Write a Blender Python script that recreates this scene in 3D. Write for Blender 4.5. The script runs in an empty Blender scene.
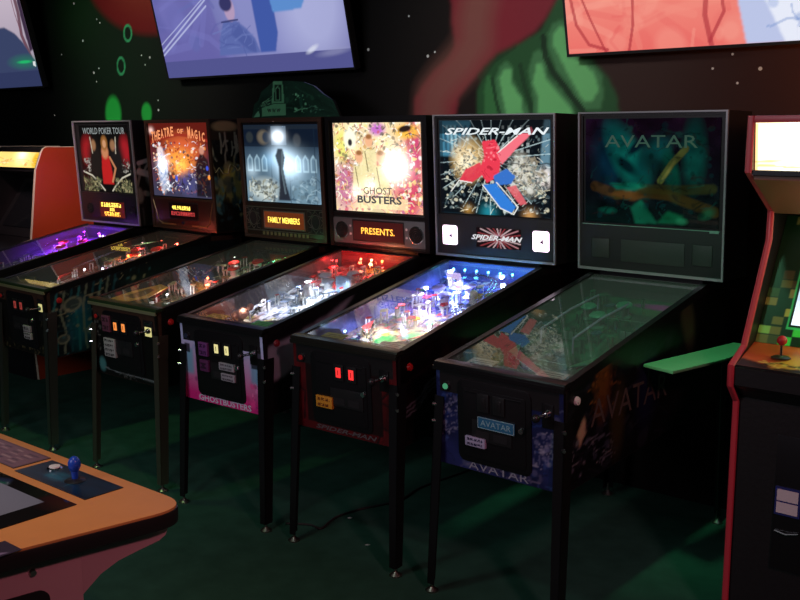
import bpy, bmesh, math, random
import numpy as np
from mathutils import Vector, Matrix

S = bpy.context.scene
COL = S.collection
PI = math.pi


def lin(r, g, b):
    f = lambda c: (c / 255 / 12.92) if c / 255 <= .04045 else ((c / 255 + .055) / 1.055) ** 2.4
    return (f(r), f(g), f(b))


# ------------------------------------------------------------------ camera
CP = (1.9032, -2.8739, 1.763)
YAW, PITCH, ROLL, FPX = 0.6872, 0.1627, 0.0040, 968.73
fw = Vector((-math.sin(YAW) * math.cos(PITCH), math.cos(YAW) * math.cos(PITCH), -math.sin(PITCH)))
rt = fw.cross(Vector((0, 0, 1))).normalized()
up = rt.cross(fw)
r2 = rt * math.cos(ROLL) + up * math.sin(ROLL)
u2 = -rt * math.sin(ROLL) + up * math.cos(ROLL)
cam = bpy.data.cameras.new('camera')
cam.sensor_width = 36
cam.lens = FPX / 800 * 36
cam.clip_start = .05
co = bpy.data.objects.new('camera', cam)
COL.objects.link(co)
m = Matrix((r2, u2, -fw)).transposed().to_4x4()
m.translation = CP
co.matrix_world = m
S.camera = co

# ------------------------------------------------------------------ world, exposure, room lights
w = bpy.data.worlds.new('dark_room')
S.world = w
w.use_nodes = True
w.node_tree.nodes['Background'].inputs[0].default_value = (.35, .3, .4, 1)
w.node_tree.nodes['Background'].inputs[1].default_value = .01
S.view_settings.view_transform = 'Standard'
S.view_settings.look = 'None'
S.view_settings.gamma = 1
S.view_settings.exposure = 0
S.view_settings.use_curve_mapping = False


def area(name, loc, target, sx, sy, power, col):
    l = bpy.data.lights.new(name, 'AREA')
    l.shape = 'RECTANGLE'
    l.size, l.size_y = sx, sy
    l.energy = power
    l.color = col
    o = bpy.data.objects.new(name, l)
    COL.objects.link(o)
    o.location = loc
    o.rotation_euler = (Vector(target) - Vector(loc)).to_track_quat('-Z', 'Y').to_euler()
    return o


def spot(name, loc, target, power, col, ang, blend=.8, rad=.08):
    l = bpy.data.lights.new(name, 'SPOT')
    l.energy = power
    l.color = col
    l.spot_size = math.radians(ang)
    l.spot_blend = blend
    l.shadow_soft_size = rad
    o = bpy.data.objects.new(name, l)
    COL.objects.link(o)
    o.location = loc
    o.rotation_euler = (Vector(target) - Vector(loc)).to_track_quat('-Z', 'Y').to_euler()
    return o


LIGHTS = [
    spot('ceiling_spot_wall', (-1.0, -1.5, 3.3), (-1.0, 1.6, 2.25), 210, (1, .95, .92), 44, 1, .3),
    spot('ceiling_spot_planet', (-4.3, -1.2, 3.3), (-4.3, 1.6, 2.3), 190, (1, .93, .8), 50, 1, .3),
    spot('ceiling_spot_floor', (-.9, -1.6, 3.35), (-1.2, -.3, 0), 26, (.8, 1, .92), 75, .7, .12),
    spot('ceiling_spot_table', (-.5, -2.4, 3.35), (-.7, -1.5, .74), 62, (1, .64, .38), 45, 1, .15),
    spot('ceiling_spot_green', (-2.5, -.4, 3.35), (-2.9, .2, 1), 40, (.55, 1, .35), 70, 1, .1),
    spot('ceiling_spot_green', (.35, -.6, 3.35), (.12, .78, 1.1), 125, (.3, 1, .55), 38, 1, .1),
    spot('red_side_fill', (2.7, -1.9, 2.9), (.5, -.6, .8), 130, (1, .38, .46), 75, 1, .15),  # unseen red fill added for the table side and red moulding
    spot('left_side_fill', (-2.9, -.9, 3.3), (-4.62, 1.2, 1.4), 290, (1, .62, .62), 26, 1, .15),  # unseen fill added to brighten the left cabinet's side panel
    area('front_fill', (-1.6, -5.0, 2.7), (-1.6, .3, .9), 2.6, .8, 50, (.92, .88, 1)),  # unseen fill added to lift the fronts of the machines
]

# ------------------------------------------------------------------ materials
MATS = {}


def mat(name, col=(.5, .5, .5), rough=.5, metal=0, emis=None, es=0, coat=0, noise=None, spec=.5):
    if name in MATS:
        return MATS[name]
    mt = bpy.data.materials.new(name)
    mt.use_nodes = True
    nt = mt.node_tree
    b = nt.nodes['Principled BSDF']
    b.inputs['Base Color'].default_value = (*col, 1)
    b.inputs['Roughness'].default_value = rough
    b.inputs['Metallic'].default_value = metal
    b.inputs['Specular IOR Level'].default_value = spec
    b.inputs['Coat Weight'].default_value = coat
    if emis:
        b.inputs['Emission Color'].default_value = (*emis, 1)
        b.inputs['Emission Strength'].default_value = es
    if noise:
        sc, amt = noise
        tc = nt.nodes.new('ShaderNodeTexCoord')
        n = nt.nodes.new('ShaderNodeTexNoise')
        n.inputs['Scale'].default_value = sc
        n.inputs['Detail'].default_value = 4
        nt.links.new(tc.outputs['Object'], n.inputs['Vector'])
        mr = nt.nodes.new('ShaderNodeMapRange')
        mr.inputs['To Min'].default_value = 1 - amt
        mr.inputs['To Max'].default_value = 1 + amt
        nt.links.new(n.outputs['Fac'], mr.inputs['Value'])
        mx = nt.nodes.new('ShaderNodeVectorMath')
        mx.operation = 'SCALE'
        mx.inputs[0].default_value = col
        nt.links.new(mr.outputs[0], mx.inputs['Scale'])
        nt.links.new(mx.outputs[0], b.inputs['Base Color'])
        bp = nt.nodes.new('ShaderNodeBump')
        bp.inputs['Strength'].default_value = .15
        bp.inputs['Distance'].default_value = .005
        nt.links.new(n.outputs['Fac'], bp.inputs['Height'])
        nt.links.new(bp.outputs[0], b.inputs['Normal'])
    MATS[name] = mt
    return mt


def art_mat(name, es=0., rough=.4, base=1., coat=0., spec=.5):
    """artwork stored in the colour attribute 'art': printed (diffuse) and/or backlit"""
    if name in MATS:
        return MATS[name]
    mt = bpy.data.materials.new(name)
    mt.use_nodes = True
    nt = mt.node_tree
    b = nt.nodes['Principled BSDF']
    a = nt.nodes.new('ShaderNodeAttribute')
    a.attribute_name = 'art'
    s = nt.nodes.new('ShaderNodeVectorMath')
    s.operation = 'SCALE'
    s.inputs['Scale'].default_value = base
    nt.links.new(a.outputs['Color'], s.inputs[0])
    nt.links.new(s.outputs[0], b.inputs['Base Color'])
    b.inputs['Roughness'].default_value = rough
    b.inputs['Coat Weight'].default_value = coat
    b.inputs['Specular IOR Level'].default_value = spec
    if es:
        nt.links.new(a.outputs['Color'], b.inputs['Emission Color'])
        b.inputs['Emission Strength'].default_value = es
    MATS[name] = mt
    return mt


def pane_mat(name='window_glass', tint=(1, 1, 1), rough=0., diffuse_mix=0.):
    if name in MATS:
        return MATS[name]
    mt = bpy.data.materials.new(name)
    mt.use_nodes = True
    nt = mt.node_tree
    nt.nodes.clear()
    out = nt.nodes.new('ShaderNodeOutputMaterial')
    tr = nt.nodes.new('ShaderNodeBsdfTransparent')
    tr.inputs[0].default_value = (*tint, 1)
    gl = nt.nodes.new('ShaderNodeBsdfGlossy')
    gl.inputs['Roughness'].default_value = rough
    fr = nt.nodes.new('ShaderNodeFresnel')
    fr.inputs['IOR'].default_value = 1.5
    ge = nt.nodes.new('ShaderNodeNewGeometry')
    inv = nt.nodes.new('ShaderNodeMath')
    inv.operation = 'SUBTRACT'
    inv.inputs[0].default_value = 1
    nt.links.new(ge.outputs['Backfacing'], inv.inputs[1])
    mu = nt.nodes.new('ShaderNodeMath')
    mu.operation = 'MULTIPLY'
    nt.links.new(fr.outputs[0], mu.inputs[0])
    nt.links.new(inv.outputs[0], mu.inputs[1])
    mx = nt.nodes.new('ShaderNodeMixShader')
    nt.links.new(mu.outputs[0], mx.inputs[0])
    nt.links.new(tr.outputs[0], mx.inputs[1])
    nt.links.new(gl.outputs[0], mx.inputs[2])
    if diffuse_mix:  # mixes a little pale diffuse evenly over the pane
        df = nt.nodes.new('ShaderNodeBsdfDiffuse')
        df.inputs[0].default_value = (.8, .8, .8, 1)
        m2 = nt.nodes.new('ShaderNodeMixShader')
        m2.inputs[0].default_value = diffuse_mix
        nt.links.new(mx.outputs[0], m2.inputs[1])
        nt.links.new(df.outputs[0], m2.inputs[2])
        nt.links.new(m2.outputs[0], out.inputs[0])
    else:
        nt.links.new(mx.outputs[0], out.inputs[0])
    MATS[name] = mt
    return mt


def glow(name, col, s):
    return mat(name, (.02, .02, .02), .4, emis=col, es=s)


BLACK = mat('black_laminate', (.012, .011, .012), .38, noise=(60, .15))
BLACKM = mat('black_powder_coated_metal', (.02, .02, .022), .32, .6)
BLACKP = mat('black_plastic', (.015, .015, .016), .35)
DARK = mat('dark_interior', (.006, .006, .007), .8)
CHROME = mat('chrome', (.75, .75, .74), .18, 1)
TRIM = mat('polished_trim', (.5, .5, .52), .28, .6)
STEEL = mat('brushed_steel', (.42, .40, .36), .35, 1)
BRONZE = mat('aged_steel', (.40, .34, .26), .4, 1)
GOLDHI = mat('lockbar_yellow_highlight', (.75, .72, .42), .28, .8)  # yellow highlight along the lockbar edge, put into the metal colour
WOODD = mat('dark_walnut', (.055, .028, .018), .4, noise=(25, .3))
BOLT = mat('bolt_head', (.85, .85, .85), .25, 1)
RUBBER = mat('rubber', (.02, .02, .02), .7)
WHITEP = mat('white_plastic', (.75, .75, .75), .35)
REDP = mat('red_plastic', (.55, .02, .02), .3)
GLASS = pane_mat('playfield_glass', diffuse_mix=.03)
ART = art_mat('printed_artwork', 0, .4)
ARTG = art_mat('printed_playfield', 0, .25, coat=.3)
PAPER = mat('paper_sticker', (.62, .62, .62), .6)
INK = mat('black_ink', (.01, .01, .01), .6)


# ------------------------------------------------------------------ object helpers
def tag(o, label=None, cat=None, group=None, kind=None):
    if label:
        o['label'] = label
    if cat:
        o['category'] = cat
    if group:
        o['group'] = group
    if kind:
        o['kind'] = kind
    return o


def empty(name, loc=(0, 0, 0), rz=0):
    o = bpy.data.objects.new(name, None)
    o.empty_display_size = .1
    COL.objects.link(o)
    o.location = loc
    o.rotation_euler = (0, 0, rz)
    return o


class MB:
    """collects shapes for ONE mesh object"""

    def __init__(self, xf=None):
        self.bm = bmesh.new()
        self.xf = xf
        self.mi = 0
        self.mats = []

    def use(self, mt):
        if mt not in self.mats:
            self.mats.append(mt)
        self.mi = self.mats.index(mt)
        return self

    def _f(self, vs):
        try:
            f = self.bm.faces.new(vs)
            f.material_index = self.mi
            return f
        except ValueError:
            return None

    def box(self, x0, x1, y0, y1, z0, z1, bev=0):
        v = [self.bm.verts.new((x, y, z)) for x in (x0, x1) for y in (y0, y1) for z in (z0, z1)]
        fs = [self._f([v[i] for i in q]) for q in
              ((0, 1, 3, 2), (4, 6, 7, 5), (0, 4, 5, 1), (2, 3, 7, 6), (0, 2, 6, 4), (1, 5, 7, 3))]
        if bev:
            es = list({e for f in fs for e in f.edges})
            r = bmesh.ops.bevel(self.bm, geom=es, offset=bev, segments=2, affect='EDGES', profile=.6)
            for f in r['faces']:
                f.material_index = self.mi
        return self

    def prism(self, pts, a, b, axis='x', bev=0):
        """polygon pts extruded along axis from a to b; pts are the two other coordinates in order"""
        def P(p, t):
            return {'x': (t, p[0], p[1]), 'y': (p[0], t, p[1]), 'z': (p[0], p[1], t)}[axis]
        A = [self.bm.verts.new(P(p, a)) for p in pts]
        B = [self.bm.verts.new(P(p, b)) for p in pts]
        n = len(pts)
        fs = [self._f(A[::-1]), self._f(B)]
        for i in range(n):
            fs.append(self._f([A[i], A[(i + 1) % n], B[(i + 1) % n], B[i]]))
        fs = [f for f in fs if f]
        bmesh.ops.recalc_face_normals(self.bm, faces=fs)
        if bev:
            es = [e for e in {e for f in fs[:2] for e in f.edges}]
            r = bmesh.ops.bevel(self.bm, geom=es, offset=bev, segments=2, affect='EDGES', profile=.6)
            for f in r['faces']:
                f.material_index = self.mi
        return self

    def cyl(self, p0, p1, r0, r1=None, n=16):
        r1 = r0 if r1 is None else r1
        p0, p1 = Vector(p0), Vector(p1)
        d = (p1 - p0).normalized()
        a = d.orthogonal().normalized()
        b = d.cross(a)
        A, B = [], []
        for i in range(n):
            t = 2 * PI * i / n
            o = a * math.cos(t) + b * math.sin(t)
            A.append(self.bm.verts.new(p0 + o * r0))
            B.append(self.bm.verts.new(p1 + o * r1))
        self._f(A[::-1])
        self._f(B)
        for i in range(n):
            self._f([A[i], A[(i + 1) % n], B[(i + 1) % n], B[i]])
        return self

    def lathe(self, prof, c=(0, 0, 0), n=20):
        """prof: (r,z) list from bottom to top round a vertical axis"""
        rings = []
        for r, z in prof:
            rings.append([self.bm.verts.new((c[0] + r * math.cos(2 * PI * i / n), c[1] + r * math.sin(2 * PI * i / n), c[2] + z)) for i in range(n)])
        self._f(rings[0][::-1])
        self._f(rings[-1])
        for a, b in zip(rings, rings[1:]):
            for i in range(n):
                self._f([a[i], a[(i + 1) % n], b[(i + 1) % n], b[i]])
        return self

    def tube(self, pts, r, n=8):
        pts = [Vector(p) for p in pts]
        rings = []
        for i, p in enumerate(pts):
            d = (pts[min(i + 1, len(pts) - 1)] - pts[max(i - 1, 0)]).normalized()
            a = d.cross(Vector((0, 0, 1)))
            a = a.normalized() if a.length > .05 else Vector((1, 0, 0))
            b = a.cross(d)
            rings.append([self.bm.verts.new(p + (a * math.cos(2 * PI * k / n) + b * math.sin(2 * PI * k / n)) * r) for k in range(n)])
        self._f(rings[0])
        self._f(rings[-1][::-1])
        for a, b in zip(rings, rings[1:]):
            for i in range(n):
                self._f([a[i], b[i], b[(i + 1) % n], a[(i + 1) % n]])
        return self

    def ball(self, c, r, seg=12):
        res = bmesh.ops.create_uvsphere(self.bm, u_segments=seg, v_segments=max(6, seg // 2), radius=r, matrix=Matrix.Translation(c))
        for v in res['verts']:
            for f in v.link_faces:
                f.material_index = self.mi
        return self

    def text(self, s, x, y, z, h, width=None, face='-y', depth=.001, shear=0, bold=.0, align='CENTER'):
        """lettering in the x-z plane facing -y (or y-z plane facing +x)"""
        cu = bpy.data.curves.new('t', 'FONT')
        cu.body = s
        cu.size = 1
        cu.extrude = 0
        cu.offset = bold
        cu.shear = shear
        cu.resolution_u = 2
        ob = bpy.data.objects.new('t', cu)
        COL.objects.link(ob)
        dg = bpy.context.evaluated_depsgraph_get()
        me = bpy.data.meshes.new_from_object(ob.evaluated_get(dg))
        for f in self.bm.faces:
            f.tag = True
        xs = [v.co.x for v in me.vertices]
        ys = [v.co.y for v in me.vertices]
        if xs:
            x0, x1, y0, y1 = min(xs), max(xs), min(ys), max(ys)
            sy = h / (y1 - y0)
            sx = sy if width is None else width / (x1 - x0)
            for v in me.vertices:
                px = (v.co.x - (x0 + x1) / 2) * sx
                pz = (v.co.y - (y0 + y1) / 2) * sy
                v.co = (x + px, y, z + pz) if face == '-y' else (x, y + px, z + pz) if face == '+x' else (x + px, y + pz, z)
            self.bm.from_mesh(me)
            for f in self.bm.faces:
                if not f.tag:
                    f.material_index = self.mi
        bpy.data.objects.remove(ob)
        bpy.data.curves.remove(cu)
        bpy.data.meshes.remove(me)
        return self

    def dots(self, x0, x1, z0, z1, y, seed=1, rows=5, fill=.7):
        """a line of dot-matrix marks too small to read"""
        rnd = random.Random(seed)
        p = (z1 - z0) / rows
        n = int((x1 - x0) / p)
        for i in range(n):
            if i % 5 == 4:
                continue
            for j in range(rows):
                if rnd.random() < fill:
                    self.box(x0 + i * p, x0 + (i + .92) * p, y, y + .0006, z0 + j * p, z0 + (j + .92) * p)
        return self

    def done(self, name, parent=None, smooth=True, mt=None, label=None):
        if self.xf:
            for v in self.bm.verts:
                v.co = self.xf(v.co)
        me = bpy.data.meshes.new(name)
        self.bm.to_mesh(me)
        self.bm.free()
        for mm in (self.mats or [mt or BLACK]):
            me.materials.append(mm)
        if smooth:
            me.polygons.foreach_set('use_smooth', [True] * len(me.polygons))
            me.set_sharp_from_angle(angle=math.radians(35))
        o = bpy.data.objects.new(name, me)
        COL.objects.link(o)
        o.parent = parent
        if label:
            o['label'] = label
        return o


# ------------------------------------------------------------------ painted artwork on fine grids
class Art:
    def __init__(s, nx, ny, bg=(0, 0, 0), asp=1., seed=1):
        s.nx, s.ny, s.asp = nx, ny, asp
        s.U, s.V = np.meshgrid(np.linspace(0, 1, nx + 1), np.linspace(0, 1, ny + 1))
        s.C = np.zeros((ny + 1, nx + 1, 3)) + np.array(lin(*bg))
        s.rng = np.random.RandomState(seed)

    def put(s, mk, col, a=1.):
        mk = (mk * a)[..., None]
        s.C = s.C * (1 - mk) + np.array(lin(*col)) * mk
        return s

    def ell(s, cx, cy, rx, ry, col, soft=.25, rot=0, a=1.):
        dx, dy = (s.U - cx) * s.asp, s.V - cy
        c, n = math.cos(rot), math.sin(rot)
        x, y = (dx * c + dy * n) / rx, (-dx * n + dy * c) / ry
        d = np.sqrt(x * x + y * y)
        return s.put(np.clip((1 - d) / max(soft, .01) + .5, 0, 1), col, a)

    def glow(s, cx, cy, r, col, a=1., add=True):
        dx, dy = (s.U - cx) * s.asp, s.V - cy
        g = np.exp(-(dx * dx + dy * dy) / (r * r)) * a
        s.C = s.C + g[..., None] * np.array(lin(*col))
        return s

    def poly(s, pts, col, a=1., blur=0):
        ins = np.zeros(s.U.shape, bool)
        n = len(pts)
        for i in range(n):
            x0, y0 = pts[i]
            x1, y1 = pts[(i + 1) % n]
            if y0 == y1:
                continue
            c = ((y0 > s.V) != (y1 > s.V)) & (s.U < (x1 - x0) * (s.V - y0) / (y1 - y0) + x0)
            ins ^= c
        mk = ins.astype(float)
        for _ in range(blur):
            mk = (mk + np.roll(mk, 1, 0) + np.roll(mk, -1, 0) + np.roll(mk, 1, 1) + np.roll(mk, -1, 1)) / 5
        return s.put(mk, col, a)

    def rect(s, x0, x1, y0, y1, col, a=1.):
        return s.poly([(x0, y0), (x1, y0), (x1, y1), (x0, y1)], col, a)

    def line(s, pts, w, col, a=1.):
        best = np.full(s.U.shape, 9.)
        for (x0, y0), (x1, y1) in zip(pts, pts[1:]):
            dx, dy = (x1 - x0) * s.asp, y1 - y0
            L = dx * dx + dy * dy + 1e-12
            px, py = (s.U - x0) * s.asp, s.V - y0
            t = np.clip((px * dx + py * dy) / L, 0, 1)
            best = np.minimum(best, np.hypot(px - t * dx, py - t * dy))
        return s.put(np.clip((w - best) / (w * .4) + .5, 0, 1), col, a)

    def vgrad(s, c0, c1, y0=0, y1=1, a=1.):
        t = np.clip((s.V - y0) / (y1 - y0), 0, 1)[..., None]
        c = np.array(lin(*c0)) * (1 - t) + np.array(lin(*c1)) * t
        s.C = s.C * (1 - a) + c * a
        return s

    def busy(s, n, pal, x0=0, x1=1, y0=0, y1=1, r=(.01, .05), a=.9, kind='mix'):
        for _ in range(n):
            cx, cy = s.rng.uniform(x0, x1), s.rng.uniform(y0, y1)
            col = pal[s.rng.randint(len(pal))]
            rr = s.rng.uniform(*r)
            k = s.rng.rand()
            if kind == 'line' or (kind == 'mix' and k < .45):
                an = s.rng.uniform(0, PI)
                an2 = an + s.rng.uniform(-1, 1)
                p = [(cx - math.cos(an) * rr * 2, cy - math.sin(an) * rr * 2), (cx, cy), (cx + math.cos(an2) * rr * 2, cy + math.sin(an2) * rr * 2)]
                s.line(p, rr * .22, col, a)
            else:
                s.ell(cx, cy, rr, rr * s.rng.uniform(.4, 1.3), col, .5, s.rng.uniform(0, PI), a)
        return s

    def noise(s, amt=.3, cells=12):
        g = s.rng.rand(cells + 2, cells + 2)
        x, y = s.U * cells, s.V * cells
        i, j = x.astype(int), y.astype(int)
        fx, fy = x - i, y - j
        v = g[j, i] * (1 - fx) * (1 - fy) + g[j, i + 1] * fx * (1 - fy) + g[j + 1, i] * (1 - fx) * fy + g[j + 1, i + 1] * fx * fy
        s.C = s.C * (1 + (v[..., None] - .5) * 2 * amt)
        return s

    def mesh(s, name, fn, mt, parent=None, back=None, extra=None, label=None):
        """fn(u,v)->point; back: optional offset vector giving the panel its thickness; extra: MB added"""
        nx, ny = s.nx, s.ny
        vs = [tuple(fn(u, v)) for u, v in zip(s.U.ravel(), s.V.ravel())]
        N = nx + 1
        fs = [(j * N + i, j * N + i + 1, (j + 1) * N + i + 1, (j + 1) * N + i) for j in range(ny) for i in range(nx)]
        nf = len(fs)
        k0 = len(vs)
        if back is not None:
            bk = Vector(back)
            cs = [0, nx, ny * N + nx, ny * N]
            for c in cs:
                vs.append(tuple(Vector(vs[c]) + bk))
            q = [k0, k0 + 1, k0 + 2, k0 + 3]
            fs.append(tuple(q[::-1]))
            for a, b in ((0, 1), (1, 2), (2, 3), (3, 0)):
                fs.append((cs[b], cs[a], q[a], q[b]))
        me = bpy.data.meshes.new(name)
        me.from_pydata(vs, [], fs)
        me.materials.append(mt)
        me.materials.append(BLACKP)
        mi = np.zeros(len(fs), np.int32)
        mi[nf:] = 1
        me.polygons.foreach_set('material_index', mi)
        at = me.color_attributes.new('art', 'FLOAT_COLOR', 'POINT')
        d = np.zeros((len(vs), 4), np.float32)
        d[:k0, :3] = np.clip(s.C, 0, 4).reshape(-1, 3)
        d[:, 3] = 1
        at.data.foreach_set('color', d.ravel())
        me.update()
        o = bpy.data.objects.new(name, me)
        COL.objects.link(o)
        o.parent = parent
        if label:
            o['label'] = label
        return o


# ================================================================== ROOM SHELL
carpet = mat('green_black_carpet', lin(46, 86, 72), .95, noise=(9, .35), spec=.1)
wallblack = mat('black_wall_paint', (.012, .014, .013), .7, noise=(4, .2))
tag(MB().box(-8, 3.6, -5.5, 1.7, -.1, 0).done('floor', mt=carpet), kind='structure')
tag(MB().box(-8, 3.6, -5.5, 1.7, 3.4, 3.5).done('ceiling', mt=mat('black_ceiling', (.02, .02, .022), .9)), kind='structure')
tag(MB().box(-8.1, -8, -5.5, 1.7, 0, 3.4).done('wall_left', mt=wallblack), kind='structure')
tag(MB().box(3.6, 3.7, -5.5, 1.7, 0, 3.4).done('wall_right', mt=wallblack), kind='structure')
tag(MB().box(-8.1, 3.7, -5.6, -5.5, 0, 3.4).done('wall_front', mt=wallblack), kind='structure')

X0, X1, Z0, Z1 = -8.0, 3.6, 0.0, 3.4
wa = Art(1160, 340, (9, 11, 10), (X1 - X0) / (Z1 - Z0), 5)
N_ = lambda pts: [((x - X0) / (X1 - X0), (z - Z0) / (Z1 - Z0)) for x, z in pts]
SC = 1 / (Z1 - Z0)
# dark green nebula; the brown is the marquee's glow painted into the wall
wa.glow(*N_([(-4.5, 2.3)])[0], .2, (8, 34, 16), 1)
wa.glow(*N_([(.5, 2.0)])[0], .4, (62, 30, 18), 1)
wa.glow(*N_([(-5.1, 2.9)])[0], .12, (14, 50, 18), 1)
# red-brown planet
px, pz = N_([(-4.05, 3.25)])[0]
for k in range(14):
    t = k / 13
    c = (int(116 + 34 * t), int(24 + 52 * t), int(26 + 20 * t))
    wa.ell(px, pz, (.98 - .5 * t) * SC, (.73 - .42 * t) * SC, c, .08, 0, .55 if k else .95)
MUR = {
    'red': [(-1.42, 2.95), (-1.42, 2.64), (-1.40, 2.40), (-1.38, 2.29), (-1.43, 2.22), (-1.52, 2.16), (-1.59, 2.10), (-1.66, 2.01), (-1.68, 1.75), (-1.41, 1.75), (-1.35, 2.00), (-1.27, 2.08), (-1.18, 2.17), (-1.10, 2.23), (-0.99, 2.27), (-0.86, 2.33), (-0.79, 2.41), (-0.72, 2.52), (-.6, 2.95)],
    'redc': [(-1.10, 2.95), (-1.20, 2.62), (-1.25, 2.42), (-1.25, 2.30), (-1.33, 2.20), (-1.45, 2.10), (-1.53, 2.02), (-1.55, 1.75)],
    'green': [(-1.23, 1.75), (-1.22, 2.04), (-1.17, 2.16), (-1.08, 2.23), (-0.97, 2.27), (-0.83, 2.33), (-0.72, 2.52), (-.6, 2.95), (-.45, 2.95), (-0.55, 2.49), (-0.58, 2.21), (-0.52, 2.17), (-0.44, 2.09), (-0.38, 1.99), (-0.34, 1.75)],
    'f1': [(-1.16, 1.75), (-1.18, 2.03), (-1.16, 2.12), (-1.14, 2.12), (-1.11, 2.03), (-1.09, 1.92), (-1.07, 1.75)],
    'f2': [(-1.09, 1.98), (-1.11, 2.09), (-1.08, 2.16), (-1.04, 2.19), (-1.00, 2.16), (-0.99, 2.09), (-0.94, 2.01), (-0.88, 1.91), (-0.88, 1.75), (-1.04, 1.75)],
    'f2l': [(-1.06, 2.01), (-1.08, 2.10), (-1.05, 2.15), (-1.01, 2.15), (-1.00, 2.07), (-0.94, 1.99), (-0.90, 1.75), (-0.99, 1.75)],
    'f3': [(-0.87, 2.00), (-0.90, 2.13), (-0.87, 2.22), (-0.84, 2.24), (-0.79, 2.21), (-0.78, 2.11), (-0.69, 2.02), (-0.63, 1.95), (-0.56, 1.75), (-0.86, 1.75)],
    'f3l': [(-0.83, 1.98), (-0.87, 2.07), (-0.85, 2.16), (-0.82, 2.17), (-0.79, 2.09), (-0.70, 2.00), (-0.63, 1.92), (-0.59, 1.75), (-0.84, 1.75)],
    'f4': [(-0.78, 2.24), (-0.79, 2.31), (-0.76, 2.36), (-0.71, 2.38), (-0.66, 2.35), (-0.64, 2.20), (-0.54, 2.17), (-0.47, 2.09), (-0.45, 1.99), (-0.47, 1.93), (-0.56, 1.93), (-0.62, 1.98), (-0.66, 2.06), (-0.73, 2.13)],
    'f4l': [(-0.75, 2.25), (-0.75, 2.31), (-0.71, 2.35), (-0.68, 2.32), (-0.66, 2.19), (-0.57, 2.16), (-0.51, 2.10), (-0.48, 2.02), (-0.52, 1.96), (-0.57, 1.97), (-0.61, 2.03), (-0.67, 2.12)],
}
wa.poly(N_(MUR['green']), (40, 92, 50), 1, 2)
for k, c in (('f1', (62, 130, 72)), ('f2', (74, 136, 84)), ('f2l', (116, 204, 124)), ('f3', (74, 136, 84)), ('f3l', (116, 204, 124)), ('f4', (74, 136, 84)), ('f4l', (116, 204, 124))):
    wa.poly(N_(MUR[k]), c, 1, 1)
wa.line(N_([(-.815, 2.30), (-.80, 2.2), (-.75, 2.12), (-.66, 2.02), (-.57, 1.92), (-.5, 1.8)]), .0045, (22, 52, 28), .9)
wa.line(N_([(-1.13, 2.1), (-1.10, 1.98), (-1.05, 1.85)]), .003, (28, 66, 36), .8)
wa.line(N_([(-.95, 2.16), (-.92, 2.05), (-.88, 1.96), (-.87, 1.85)]), .004, (28, 66, 36), .8)
wa.line(N_([(-1.2, 2.12), (-1.13, 2.2), (-1.0, 2.27)]), .008, (24, 60, 32), .7)
wa.poly(N_(MUR['red']), (142, 40, 54), 1, 3)
for wd, a in ((.045, .25), (.034, .25), (.024, .3), (.014, .3)):
    wa.line(N_(MUR['redc']), wd, (142, 96, 84), a)
# bubbles and green mounds
for (x, z, rx, rz, ring) in ((-4.512, 2.315, .055, .07, 1), (-4.41, 2.55, .055, .065, 1), (-4.637, 1.96, .10, .115, 0), (-4.215, 1.96, .06, .065, 0)):
    u, v = N_([(x, z)])[0]
    if ring:
        wa.ell(u, v, rx * SC, rz * SC, (60, 176, 112), .1)
        wa.ell(u, v, rx * .72 * SC, rz * .72 * SC, (14, 34, 22), .1)
    else:
        wa.ell(u, v, rx * SC, rz * 1.15 * SC, (40, 190, 74), .35)
wallm = art_mat('mural_paint', 0, .6, spec=.25)
wo = wa.mesh('wall_back', lambda u, v: (X0 + (X1 - X0) * u, 1.6, Z0 + (Z1 - Z0) * v), wallm, back=(0, .1, 0))
tag(wo, kind='structure')
starp = mat('star_paint', (.85, .9, .85), .5)
st = MB()
for i, (x, z) in enumerate([(-5.10, 2.82), (-4.76, 2.65), (-4.80, 2.68), (-5.00, 2.53), (-5.31, 2.44), (-4.80, 2.31), (-4.87, 2.28), (-4.84, 2.21), (-4.25, 2.38), (-4.15, 2.36), (-4.21, 2.31), (-4.07, 2.05), (-4.07, 1.98), (-5.46, 1.96), (-1.71, 2.47), (-1.57, 2.24), (-1.52, 2.26), (0.19, 2.16), (0.32, 2.09), (0.22, 2.03), (0.10, 2.10), (-2.02, 2.30)]):
    st.cyl((x, 1.6, z), (x, 1.598, z), .006 + .003 * (i % 3 == 0), n=10)
st.done('painted_stars', wo, mt=starp, label='small white painted stars')

# ================================================================== TELEVISIONS
def television(xc, art, label, glare):
    t = empty('television', (xc, 1.5, 2.18))
    tag(t, label, 'television', 'televisions tilted on the mural wall')
    W, H = 1.78, 1.0
    A = math.radians(13.5)

    def xf(p):  # x, depth, height along the panel -> tilted forward at the top
        return Vector((p.x, p.y * math.cos(A) - p.z * math.sin(A), p.z * math.cos(A) + p.y * math.sin(A)))
    b = MB(xf)
    b.box(-W / 2, W / 2, .004, .045, 0, H, .004)
    b.box(-.5, .5, .04, .085, .2, .75, .01)
    b.done('housing', t, mt=BLACKP)
    z = MB(xf)
    z.box(-W / 2, W / 2, -.004, .006, 0, .014)
    z.box(-W / 2, W / 2, -.004, .006, H - .012, H)
    z.box(-W / 2, -W / 2 + .012, -.004, .006, .014, H - .012)
    z.box(W / 2 - .012, W / 2, -.004, .006, .014, H - .012)
    z.done('bezel', t, mt=BLACKP)
    art.mesh('screen', lambda u, v: xf(Vector((-W / 2 + .012 + (W - .024) * u, 0, .014 + (H - .026) * v))), art_mat('tv_picture', 1.0, .25, .02), t)
    k = MB()
    k.box(-.12, .12, .05, .09, .15, .6)
    k.prism([(-.07, .5), (.09, .5), (.09, .35), (.0, .35)], -.2, .2, 'x')
    k.done('wall_bracket', t, mt=BLACKM)
    return t


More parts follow.
